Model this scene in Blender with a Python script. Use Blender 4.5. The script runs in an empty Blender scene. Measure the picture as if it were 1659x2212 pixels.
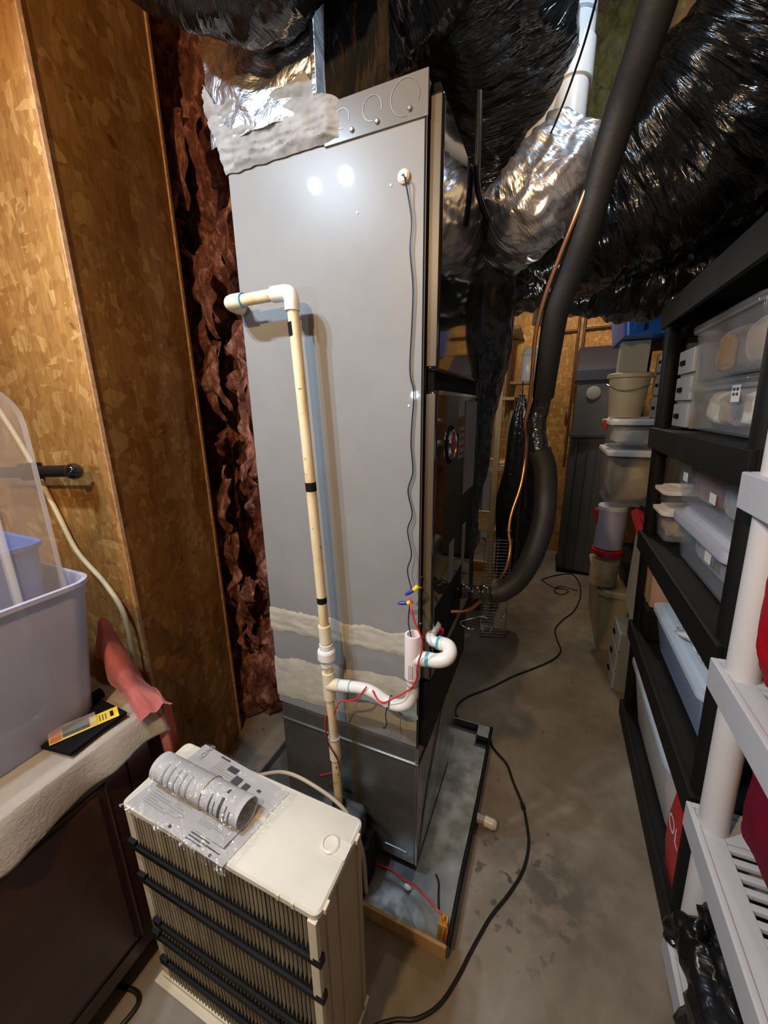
import bpy, bmesh, math, random
import numpy as np
from mathutils import Vector, Matrix, noise

random.seed(7)
PI = math.pi
C = bpy.context.scene.collection
scene = bpy.context.scene

# ------------------------------------------------------------------ camera, world, lights, exposure
cam_d = bpy.data.cameras.new('camera')
cam = bpy.data.objects.new('camera', cam_d)
C.objects.link(cam)
scene.camera = cam
cam_d.sensor_fit = 'VERTICAL'
cam_d.sensor_height = 36.0
cam_d.lens = 831.0 / 2212.0 * 36.0            # about 106 degrees of vertical view: a phone's ultra-wide
cam_d.clip_start = 0.02
cam.location = (0, 0, 1.55)
_R = Matrix(((0.918, -0.093, -0.384), (0.395, 0.244, 0.886), (-0.011, 0.965, -0.261)))
_fw = Vector((_R[0][2], _R[1][2], _R[2][2])).normalized()
_rt = Vector((_R[0][0], _R[1][0], _R[2][0]))
_rt = (_rt - _fw * _rt.dot(_fw)).normalized()
_up = _rt.cross(_fw)
cam.rotation_euler = Matrix(((_rt.x, _up.x, -_fw.x), (_rt.y, _up.y, -_fw.y), (_rt.z, _up.z, -_fw.z))).to_euler()

world = bpy.data.worlds.new('basement_world')
scene.world = world
world.use_nodes = True
world.node_tree.nodes['Background'].inputs[0].default_value = (0.9, 0.88, 0.85, 1)
world.node_tree.nodes['Background'].inputs[1].default_value = 0.035

COOL = (0.62, 0.80, 1.0)
WARM = (1.0, 0.66, 0.34)


def lamp(name, loc, power, color, radius):
    d = bpy.data.lights.new(name, 'POINT')
    d.energy = power
    d.color = color
    d.shadow_soft_size = radius
    o = bpy.data.objects.new(name, d)
    o.location = loc
    C.objects.link(o)
    return o


def head_lamp(name, loc, aim, power, color, radius, angle):
    d = bpy.data.lights.new(name, 'SPOT')
    d.energy = power
    d.color = color
    d.shadow_soft_size = radius
    d.spot_size = math.radians(angle)
    d.spot_blend = 1.0
    o = bpy.data.objects.new(name, d)
    o.location = loc
    o.rotation_euler = (Vector(aim) - Vector(loc)).to_track_quat('-Z', 'Y').to_euler()
    C.objects.link(o)
    return o


head_lamp('work_lamp_light', (-0.930, 0.0, 2.525), (-0.38, 0.90, 0.55), 66, COOL, 0.028, 125)
head_lamp('work_lamp_light', (-1.090, 0.0, 2.52), (-0.38, 0.90, 0.55), 50, COOL, 0.024, 125)
lamp('bulb_light', (-0.50, -0.40, 2.27), 70, WARM, 0.03)
lamp('aisle_bulb_light', (0.05, 3.35, 2.62), 34, (1.0, 0.90, 0.74), 0.05)
lamp('joist_led_light', (0.12, 1.15, 2.62), 6.5, COOL, 0.04)
lamp('hand_lamp_light', (-0.75, -0.42, 1.62), 9, (0.74, 0.86, 1.0), 0.02)
lamp('fill_lamp_light', (-0.275, 2.0, 1.80), 5, (0.95, 0.95, 0.92), 0.03)  # added fill, out of view, brightens the far jug and totes

scene.view_settings.view_transform = 'Standard'
scene.view_settings.look = 'None'
scene.view_settings.gamma = 1.0
scene.view_settings.exposure = 0.0
try:
    scene.view_settings.use_curve_mapping = False
except Exception:
    pass
scene.cycles.use_denoising = True
scene.cycles.max_bounces = 10
scene.cycles.transparent_max_bounces = 24
scene.cycles.sample_clamp_indirect = 4.0

# ------------------------------------------------------------------ materials
MATS = {}


def new_mat(name):
    m = bpy.data.materials.new(name)
    m.use_nodes = True
    MATS[name] = m
    nt = m.node_tree
    b = nt.nodes['Principled BSDF']
    return m, nt, b


def N(nt, typ, **kw):
    n = nt.nodes.new(typ)
    for k, v in kw.items():
        if k.startswith('i_'):
            n.inputs[k[2:].replace('_', ' ')].default_value = v
        else:
            setattr(n, k, v)
    return n


def ramp(nt, src, stops):
    r = nt.nodes.new('ShaderNodeValToRGB')
    e = r.color_ramp.elements
    while len(e) < len(stops):
        e.new(0.5)
    for i, (p, c) in enumerate(stops):
        e[i].position = p
        e[i].color = (*c, 1) if len(c) == 3 else c
    nt.links.new(src, r.inputs[0])
    return r.outputs[0]


def coords(nt, kind='Object', scale=(1, 1, 1), rot=(0, 0, 0)):
    t = nt.nodes.new('ShaderNodeTexCoord')
    mp = nt.nodes.new('ShaderNodeMapping')
    mp.inputs['Scale'].default_value = scale
    mp.inputs['Rotation'].default_value = rot
    nt.links.new(t.outputs[kind], mp.inputs[0])
    return mp.outputs[0]


def mixc(nt, fac, a, b, mode='MIX'):
    m = nt.nodes.new('ShaderNodeMix')
    m.data_type = 'RGBA'
    m.blend_type = mode
    for sock, val in ((m.inputs[0], fac), (m.inputs[6], a), (m.inputs[7], b)):
        if hasattr(val, 'links') or hasattr(val, 'is_linked'):
            nt.links.new(val, sock)
        else:
            sock.default_value = val if not isinstance(val, tuple) or len(val) == 4 else (*val, 1)
    return m.outputs[2]


def noise_tex(nt, vec, scale, detail=3, rough=0.55, dist=0.0, typ=None):
    n = nt.nodes.new('ShaderNodeTexNoise')
    if typ:
        n.noise_type = typ
    n.inputs['Scale'].default_value = scale
    n.inputs['Detail'].default_value = detail
    n.inputs['Roughness'].default_value = rough
    n.inputs['Distortion'].default_value = dist
    if vec is not None:
        nt.links.new(vec, n.inputs['Vector'])
    return n.outputs[0]


def bump(nt, b, h, strength, distance, prev=None):
    n = nt.nodes.new('ShaderNodeBump')
    n.inputs['Strength'].default_value = strength
    n.inputs['Distance'].default_value = distance
    nt.links.new(h, n.inputs['Height'])
    if prev is not None:
        nt.links.new(prev, n.inputs['Normal'])
    nt.links.new(n.outputs[0], b.inputs['Normal'])
    return n.outputs[0]


def plain(name, col, rough=0.5, metal=0.0, var=0.0, vscale=8.0, bmp=0.0, bscale=60.0, spec=0.5, coat=0.0, coat_rough=0.05):
    m, nt, b = new_mat(name)
    b.inputs['Base Color'].default_value = (*col, 1)
    b.inputs['Roughness'].default_value = rough
    b.inputs['Metallic'].default_value = metal
    b.inputs['Specular IOR Level'].default_value = spec
    b.inputs['Coat Weight'].default_value = coat
    b.inputs['Coat Roughness'].default_value = coat_rough
    v = coords(nt)
    if var > 0:
        n = noise_tex(nt, v, vscale, 4)
        lo = tuple(max(0, c * (1 - var)) for c in col)
        hi = tuple(min(1, c * (1 + var)) for c in col)
        nt.links.new(ramp(nt, n, [(0.3, lo), (0.7, hi)]), b.inputs['Base Color'])
    if bmp > 0:
        bump(nt, b, noise_tex(nt, v, bscale, 3), bmp, 0.004)
    return m


def osb(name, tint=1.0, dark=0.0):
    m, nt, b = new_mat(name)
    b.inputs['Roughness'].default_value = 0.62
    b.inputs['Specular IOR Level'].default_value = 0.3
    cols = []
    for k, (sc, rot) in enumerate((((52, 40, 13), (0.0, 0.7, 0.2)), ((13, 36, 46), (0.2, -0.45, 0.8)), ((38, 15, 26), (0.9, 0.35, -0.6)))):
        v = coords(nt, 'Object', sc, rot)
        nz = nt.nodes.new('ShaderNodeTexNoise')
        nz.inputs['Scale'].default_value = 1.1
        nz.inputs['Detail'].default_value = 2
        nt.links.new(v, nz.inputs['Vector'])
        vm = nt.nodes.new('ShaderNodeVectorMath')
        vm.operation = 'MULTIPLY_ADD'
        vm.inputs[1].default_value = (0.9, 0.9, 0.9)
        nt.links.new(nz.outputs['Color'], vm.inputs[0])
        nt.links.new(v, vm.inputs[2])
        vo = nt.nodes.new('ShaderNodeTexVoronoi')
        vo.inputs['Scale'].default_value = 1.0
        nt.links.new(vm.outputs[0], vo.inputs['Vector'])
        sep = nt.nodes.new('ShaderNodeSeparateColor')
        nt.links.new(vo.outputs['Color'], sep.inputs[0])
        cols.append((sep.outputs[0], sep.outputs[1], vo.outputs['Distance']))
    t = lambda *c: tuple(x * tint for x in c)
    st = [(0.0, t(0.40, 0.180, 0.042)), (0.35, t(0.47, 0.228, 0.058)), (0.75, t(0.52, 0.268, 0.075)), (1.0, t(0.68, 0.40, 0.14))]
    c0, c1, c2 = (ramp(nt, cols[i][0], st) for i in range(3))
    f1 = ramp(nt, cols[1][1], [(0.45, (0, 0, 0)), (0.5, (1, 1, 1))])
    f2 = ramp(nt, cols[2][1], [(0.6, (0, 0, 0)), (0.64, (1, 1, 1))])
    mx = mixc(nt, f2, mixc(nt, f1, c0, c1), c2)
    g = noise_tex(nt, coords(nt, 'Object', (3, 3, 3)), 1.0, 4)
    gr = ramp(nt, g, [(0.3, (0.72, 0.70, 0.66)), (0.7, (1.1, 1.1, 1.1))])
    fib = noise_tex(nt, coords(nt, 'Object', (90, 90, 14), (0.3, 0.4, 0.2)), 1.0, 4, 0.65, 0.6)
    mx = mixc(nt, 1.0, mx, ramp(nt, fib, [(0.25, (0.70, 0.66, 0.60)), (0.55, (1.0, 1.0, 1.0)), (0.8, (1.18, 1.18, 1.15))]), 'MULTIPLY')
    knots = ramp(nt, noise_tex(nt, coords(nt, 'Object', (9, 9, 20), (0.6, 0.2, 0.4)), 1.0, 3, 0.6, 1.0), [(0.66, (1, 1, 1)), (0.74, (0.45, 0.38, 0.30))])
    mx = mixc(nt, 1.0, mx, knots, 'MULTIPLY')
    fin = mixc(nt, 1.0, mx, gr, 'MULTIPLY')
    nt.links.new(fin, b.inputs['Base Color'])
    h = nt.nodes.new('ShaderNodeMath')
    h.operation = 'ADD'
    nt.links.new(cols[0][0], h.inputs[0])
    nt.links.new(cols[1][0], h.inputs[1])
    bump(nt, b, h.outputs[0], 0.35, 0.004)
    return m


def film(name, base, rough, uscale, vscale, strength=0.8, dist=0.02, spec=0.6, metal=0.0, fine=1.0):
    """crinkled plastic or foil: ridges of real relief in the shading normal, following the UVs (around, along)"""
    m, nt, b = new_mat(name)
    b.inputs['Base Color'].default_value = (*base, 1)
    b.inputs['Roughness'].default_value = rough
    b.inputs['Specular IOR Level'].default_value = spec
    b.inputs['Metallic'].default_value = metal
    v = coords(nt, 'UV', (uscale, vscale, 1))
    n1 = noise_tex(nt, v, 1.0, 4, 0.6, 0.6)
    a = bump(nt, b, n1, strength, dist)
    v2 = coords(nt, 'UV', (uscale * 2.5, vscale * 2.2, 1), (0, 0, 0.5))
    vo = nt.nodes.new('ShaderNodeTexVoronoi')
    vo.feature = 'F1'
    vo.inputs['Scale'].default_value = 1.0
    nt.links.new(v2, vo.inputs['Vector'])
    bump(nt, b, vo.outputs['Distance'], strength * 0.45 * fine, dist * 0.5, a)
    return m


def clear(name, col, fac=0.5, rough=0.15, blur=0.0):
    """thin clear or milky plastic: partly see-through, partly a glossy skin"""
    m, nt, b = new_mat(name)
    b.inputs['Base Color'].default_value = (*col, 1)
    b.inputs['Roughness'].default_value = rough
    out = nt.nodes['Material Output']
    tr = nt.nodes.new('ShaderNodeBsdfTransparent')
    tr.inputs[0].default_value = (0.96, 0.97, 0.98, 1)
    mx = nt.nodes.new('ShaderNodeMixShader')
    mx.inputs[0].default_value = fac
    nt.links.new(tr.outputs[0], mx.inputs[1])
    nt.links.new(b.outputs[0], mx.inputs[2])
    nt.links.new(mx.outputs[0], out.inputs['Surface'])
    return m


def concrete():
    m, nt, b = new_mat('concrete')
    v = coords(nt)
    big = noise_tex(nt, v, 2.1, 5, 0.6, 0.4)
    base = ramp(nt, big, [(0.30, (0.135, 0.108, 0.078)), (0.5, (0.215, 0.182, 0.138)), (0.72, (0.31, 0.29, 0.25))])
    mid = noise_tex(nt, v, 9.0, 5, 0.65)
    col = mixc(nt, 1.0, base, ramp(nt, mid, [(0.3, (0.82, 0.80, 0.77)), (0.7, (1.12, 1.1, 1.08))]), 'MULTIPLY')
    # old drips and splashes of dark sealant near the pan, a shape of their own
    vm = nt.nodes.new('ShaderNodeVectorMath')
    vm.operation = 'DISTANCE'
    vm.inputs[1].default_value = (0.03, 1.02, 0)
    nt.links.new(v, vm.inputs[0])
    near = ramp(nt, vm.outputs['Value'], [(0.05, (1, 1, 1)), (0.30, (0, 0, 0))])
    spots = ramp(nt, noise_tex(nt, v, 24.0, 2, 0.5), [(0.60, (0, 0, 0)), (0.66, (1, 1, 1))])
    f = mixc(nt, 1.0, near, spots, 'MULTIPLY')
    col = mixc(nt, f, col, (0.06, 0.052, 0.042, 1))
    vm2 = nt.nodes.new('ShaderNodeVectorMath')
    vm2.operation = 'DISTANCE'
    vm2.inputs[1].default_value = (0.14, 1.05, 0)
    nt.links.new(v, vm2.inputs[0])
    near2 = ramp(nt, vm2.outputs['Value'], [(0.05, (1, 1, 1)), (0.24, (0, 0, 0))])
    f2 = mixc(nt, 1.0, near2, ramp(nt, noise_tex(nt, v, 11.0, 3), [(0.42, (0, 0, 0)), (0.56, (1, 1, 1))]), 'MULTIPLY')
    col = mixc(nt, f2, col, (0.105, 0.086, 0.064, 1))
    dots = nt.nodes.new('ShaderNodeTexVoronoi')
    dots.inputs['Scale'].default_value = 9.0
    nt.links.new(v, dots.inputs['Vector'])
    fd = ramp(nt, dots.outputs['Distance'], [(0.05, (0.8, 0.8, 0.8)), (0.08, (0, 0, 0))])
    col = mixc(nt, fd, col, (0.08, 0.066, 0.052, 1))
    nt.links.new(col, b.inputs['Base Color'])
    b.inputs['Roughness'].default_value = 0.62
    b.inputs['Specular IOR Level'].default_value = 0.35
    bump(nt, b, noise_tex(nt, v, 70, 4), 0.12, 0.004)
    return m


def insulation_mat(name, c1, c2, c3):
    m, nt, b = new_mat(name)
    v = coords(nt, 'Object', (1, 1, 0.45))
    n = noise_tex(nt, v, 16, 6, 0.7, 1.2)
    nt.links.new(ramp(nt, n, [(0.3, c1), (0.5, c2), (0.72, c3)]), b.inputs['Base Color'])
    b.inputs['Roughness'].default_value = 0.95
    b.inputs['Specular IOR Level'].default_value = 0.1
    bump(nt, b, noise_tex(nt, v, 60, 5, 0.7, 1.0), 0.9, 0.012)
    return m


def galvanized(name, col, rough):
    m, nt, b = new_mat(name)
    v = coords(nt)
    n = noise_tex(nt, v, 7, 5, 0.6, 0.5)
    nt.links.new(ramp(nt, n, [(0.3, tuple(c * 0.72 for c in col)), (0.7, col)]), b.inputs['Base Color'])
    b.inputs['Metallic'].default_value = 0.85
    nt.links.new(ramp(nt, noise_tex(nt, v, 15, 3), [(0.3, (rough * 0.8,) * 3), (0.7, (rough * 1.3,) * 3)]), b.inputs['Roughness'])
    bump(nt, b, noise_tex(nt, v, 3.0, 2), 0.10, 0.03)
    return m


def aged_pvc():
    m, nt, b = new_mat('aged_pvc')
    v = coords(nt, 'Object', (1, 1, 0.35))
    n = noise_tex(nt, v, 22, 4, 0.6)
    c = ramp(nt, n, [(0.28, (0.50, 0.34, 0.14)), (0.45, (0.74, 0.60, 0.36)), (0.7, (0.80, 0.70, 0.50))])
    s = ramp(nt, noise_tex(nt, coords(nt), 60, 2), [(0.66, (0, 0, 0)), (0.72, (0.8, 0.8, 0.8))])
    nt.links.new(mixc(nt, s, c, (0.12, 0.09, 0.05, 1)), b.inputs['Base Color'])
    b.inputs['Roughness'].default_value = 0.35
    return m


def wood(name, c1, c2, scale=(2, 2, 30), rough=0.5):
    m, nt, b = new_mat(name)
    v = coords(nt, 'Object', scale)
    n = noise_tex(nt, v, 1.5, 4, 0.6, 0.8)
    nt.links.new(ramp(nt, n, [(0.3, c1), (0.7, c2)]), b.inputs['Base Color'])
    b.inputs['Roughness'].default_value = rough
    bump(nt, b, n, 0.15, 0.003)
    return m


def cloth(name, c1, c2, scale=140):
    m, nt, b = new_mat(name)
    v = coords(nt)
    n = noise_tex(nt, v, 9, 4)
    nt.links.new(ramp(nt, n, [(0.3, c1), (0.7, c2)]), b.inputs['Base Color'])
    b.inputs['Roughness'].default_value = 0.95
    b.inputs['Specular IOR Level'].default_value = 0.15
    b.inputs['Sheen Weight'].default_value = 0.25
    bump(nt, b, noise_tex(nt, v, scale, 3), 0.5, 0.003)
    return m


def furnace_paint():
    m, nt, b = new_mat('furnace_grey_paint')
    v = coords(nt)
    n = noise_tex(nt, v, 5, 4)
    nt.links.new(ramp(nt, n, [(0.3, (0.225, 0.226, 0.222)), (0.7, (0.255, 0.255, 0.25))]), b.inputs['Base Color'])
    b.inputs['Roughness'].default_value = 0.33
    b.inputs['Specular IOR Level'].default_value = 0.16
    b.inputs['Coat Weight'].default_value = 0.30
    b.inputs['Coat Roughness'].default_value = 0.03
    bump(nt, b, noise_tex(nt, v, 260, 2), 0.05, 0.001)
    return m


M_OSB = osb('osb_board', 0.72)
M_OSB2 = osb('osb_board_far_wall', 0.95)
M_OSBEDGE = plain('osb_edge', (0.42, 0.24, 0.12), 0.8, var=0.3, vscale=60)
M_CONC = concrete()
M_PAINT = furnace_paint()
M_DOOR = plain('black_gloss_door', (0.006, 0.0055, 0.005), 0.07, spec=0.7, coat=0.6, coat_rough=0.03)
M_TAN = plain('door_edge_bronze', (0.085, 0.062, 0.034), 0.40, spec=0.4)
M_KO = plain('knockout_panel_shaded', (0.15, 0.145, 0.135), 0.25, spec=0.4, coat=0.2)  # cabinet grey darkened here: shade on the panel put into its colour
M_BLACK = plain('black_plastic', (0.0065, 0.0065, 0.0065), 0.6, var=0.3, spec=0.25)
M_MATTE = plain('matte_black', (0.006, 0.006, 0.006), 0.85, spec=0.2)
M_RUBBER = plain('black_foam', (0.014, 0.013, 0.012), 0.6, bmp=0.15, bscale=90)
M_CORD = plain('black_cord', (0.009, 0.009, 0.009), 0.4)
M_FILM = film('black_film', (0.007, 0.007, 0.0075), 0.17, 5, 30, 0.85, 0.018, 0.75)
M_FILM2 = film('black_film_bag', (0.008, 0.008, 0.009), 0.22, 7, 12, 0.8, 0.02, 0.7)
M_DRAPE = film('black_wrap_sheet', (0.022, 0.024, 0.030), 0.24, 6, 5, 0.8, 0.03, 0.8)
M_FOIL = film('foil_wrap', (0.74, 0.74, 0.76), 0.36, 4, 9, 0.55, 0.02, 0.5, 1.0)
M_SILVER = film('silver_film', (0.78, 0.79, 0.82), 0.34, 6, 22, 0.8, 0.02, 0.5, 0.9)
M_TAPE = film('tape_film', (0.012, 0.012, 0.013), 0.10, 30, 40, 0.7, 0.008, 0.9)
M_MASTIC = plain('duct_mastic', (0.27, 0.27, 0.27), 0.85, var=0.28, vscale=22, bmp=0.9, bscale=30)
M_MASTIC2 = plain('duct_mastic_band', (0.43, 0.405, 0.33), 0.8, var=0.12, vscale=20, bmp=0.3, bscale=45)
M_GALV = galvanized('galvanized_steel', (0.36, 0.36, 0.34), 0.28)
M_PAN = galvanized('pan_steel', (0.27, 0.285, 0.29), 0.5)
M_SCREW = plain('screw_steel', (0.75, 0.75, 0.75), 0.2, metal=1.0)
M_CHROME = plain('chrome', (0.8, 0.8, 0.8), 0.08, metal=1.0)
M_COPPER = plain('copper', (0.75, 0.33, 0.15), 0.3, metal=0.9, var=0.2, vscale=20)
M_OLDCOPPER = plain('dull_copper', (0.13, 0.06, 0.035), 0.5, metal=0.4, var=0.3, vscale=12)
M_PVC = plain('white_pvc', (0.80, 0.79, 0.76), 0.28, var=0.05)
M_PVCTEE = plain('pinkish_white_pvc', (0.80, 0.72, 0.72), 0.35)
M_AGED = aged_pvc()
M_CREAM = plain('cream_pvc', (0.78, 0.69, 0.50), 0.35, var=0.08, vscale=30)
M_PRIMER = plain('blue_pvc_cement', (0.10, 0.42, 0.55), 0.5)
M_GREYPVC = plain('grey_pvc', (0.33, 0.34, 0.36), 0.4)
M_RED = plain('red_wire', (0.62, 0.03, 0.035), 0.4)
M_REDP = plain('red_plastic', (0.50, 0.015, 0.02), 0.35)
M_ORANGE = plain('orange_plastic', (0.62, 0.17, 0.02), 0.4)
M_YEL = plain('yellow_plastic', (0.85, 0.66, 0.02), 0.4)
M_YELBRASS = plain('amber_bracket', (0.40, 0.22, 0.03), 0.5, var=0.4, vscale=40)
M_NAVY = plain('navy_plastic', (0.02, 0.03, 0.30), 0.4)
M_BLUE = plain('blue_plastic', (0.025, 0.13, 0.52), 0.35)
M_BLUETUB = plain('blue_tub_plastic', (0.05, 0.16, 0.50), 0.4, var=0.2)
M_INS = insulation_mat('pink_insulation', (0.045, 0.014, 0.009), (0.17, 0.06, 0.038), (0.62, 0.31, 0.21))
M_YINS = insulation_mat('yellow_insulation', (0.35, 0.25, 0.06), (0.60, 0.47, 0.16), (0.75, 0.66, 0.38))
M_CAB = wood('dark_cabinet_wood', (0.035, 0.012, 0.009), (0.06, 0.02, 0.013), (2, 2, 18), 0.35)
M_PINE = wood('pine_lumber', (0.42, 0.27, 0.12), (0.60, 0.42, 0.21), (20, 20, 2), 0.7)
M_WHITECLOTH = cloth('white_cloth', (0.62, 0.54, 0.44), (0.74, 0.67, 0.58))
M_PINK = cloth('coral_towel', (0.66, 0.19, 0.165), (0.78, 0.28, 0.25), 220)
M_FELT = plain('black_felt', (0.007, 0.007, 0.008), 0.95, spec=0.1)
M_PAPER = plain('white_paper', (0.78, 0.77, 0.76), 0.8, var=0.04)
M_INK = plain('printing_ink', (0.05, 0.05, 0.055), 0.7)
M_GREYINK = plain('grey_printing', (0.32, 0.32, 0.33), 0.7)
M_CARD = plain('yellow_card', (0.80, 0.58, 0.05), 0.5)
M_IVORY = plain('yellowed_ivory_plastic', (0.70, 0.62, 0.44), 0.42, var=0.10, vscale=6)
M_IVTOP = plain('ivory_cap_plastic', (0.70, 0.68, 0.58), 0.40, var=0.08, vscale=7)
M_RAIL = plain('beige_rail', (0.50, 0.39, 0.25), 0.5, var=0.1)
M_PLEAT = plain('pleated_media', (0.90, 0.84, 0.70), 0.85, var=0.12, vscale=12)
M_WSHELF = plain('light_grey_resin', (0.50, 0.515, 0.545), 0.5, var=0.03, bmp=0.06, bscale=180)
M_WPOST = plain('off_white_resin', (0.64, 0.63, 0.62), 0.5, var=0.03, bmp=0.06, bscale=180)
M_CLEAR = clear('clear_tub_plastic', (0.60, 0.61, 0.64), 0.13, 0.10)
M_MILKY = clear('milky_tub_plastic', (0.50, 0.50, 0.62), 0.74, 0.3)
M_BLUISH = clear('bluish_tub_plastic', (0.42, 0.52, 0.70), 0.48, 0.2)
M_LIDCLEAR = clear('clear_lid_plastic', (0.78, 0.74, 0.72), 0.34, 0.12)
M_BAGCLEAR = clear('clear_bag_film', (0.85, 0.84, 0.84), 0.16, 0.08)
M_LIDW = plain('white_lid_plastic', (0.70, 0.70, 0.72), 0.4)
M_LIDG = plain('grey_lid_plastic', (0.48, 0.49, 0.55), 0.4)
M_LIDB = plain('pale_blue_lid_plastic', (0.52, 0.62, 0.72), 0.4)
M_WTUB = plain('white_tub_plastic', (0.60, 0.58, 0.55), 0.4, var=0.05)
M_TANBIN = plain('tan_bin_plastic', (0.42, 0.36, 0.22), 0.35, var=0.06)
M_SLATE = plain('slate_grey_resin', (0.055, 0.062, 0.066), 0.5, var=0.12)
M_SLATE2 = plain('dark_slate_lid', (0.030, 0.034, 0.052), 0.45)
M_BEIGE = plain('beige_bucket', (0.42, 0.37, 0.27), 0.5, var=0.08)
M_GREYBOX = plain('grey_green_box', (0.26, 0.27, 0.24), 0.6)
M_STUFFY = cloth('brown_fabric', (0.34, 0.22, 0.08), (0.72, 0.55, 0.26))
M_COTTON = cloth('cream_fabric', (0.72, 0.63, 0.52), (0.90, 0.84, 0.75))
M_MAROON = cloth('maroon_fabric', (0.16, 0.03, 0.035), (0.34, 0.09, 0.08))
M_GREYCL = cloth('grey_fabric', (0.14, 0.13, 0.13), (0.42, 0.39, 0.36))
M_BROWNCL = cloth('tan_fabric', (0.32, 0.22, 0.12), (0.55, 0.40, 0.24))
M_CRIMSON = plain('crimson_fabric', (0.16, 0.002, 0.018), 0.8, var=0.2, vscale=9, bmp=0.3, bscale=160, spec=0.15)
M_REDCL = plain('red_fabric', (0.36, 0.003, 0.010), 0.75, var=0.2, vscale=9, bmp=0.3, bscale=160, spec=0.15)
M_CREAMCORD = plain('cream_cable', (0.50, 0.40, 0.22), 0.5)
M_STICKER = plain('grey_sticker', (0.20, 0.20, 0.20), 0.45, var=0.15, vscale=60)
M_STICKW = plain('white_sticker', (0.72, 0.72, 0.70), 0.6)
M_STICKR = plain('red_sticker', (0.22, 0.02, 0.025), 0.5)
M_WIRE = plain('rack_wire', (0.42, 0.40, 0.38), 0.35, metal=0.8)
M_LAMPGLASS = plain('lamp_housing', (0.10, 0.10, 0.10), 0.5)
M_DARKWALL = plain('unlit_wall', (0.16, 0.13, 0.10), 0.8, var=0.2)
M_JOIST = wood('joist_lumber', (0.30, 0.18, 0.09), (0.45, 0.29, 0.15), (3, 20, 20), 0.7)
M_DRAWER = plain('drawer_front_plastic', (0.40, 0.41, 0.43), 0.35)

# ------------------------------------------------------------------ building helpers
XF = None                                     # a matrix applied to everything that is built while it is set


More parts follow.
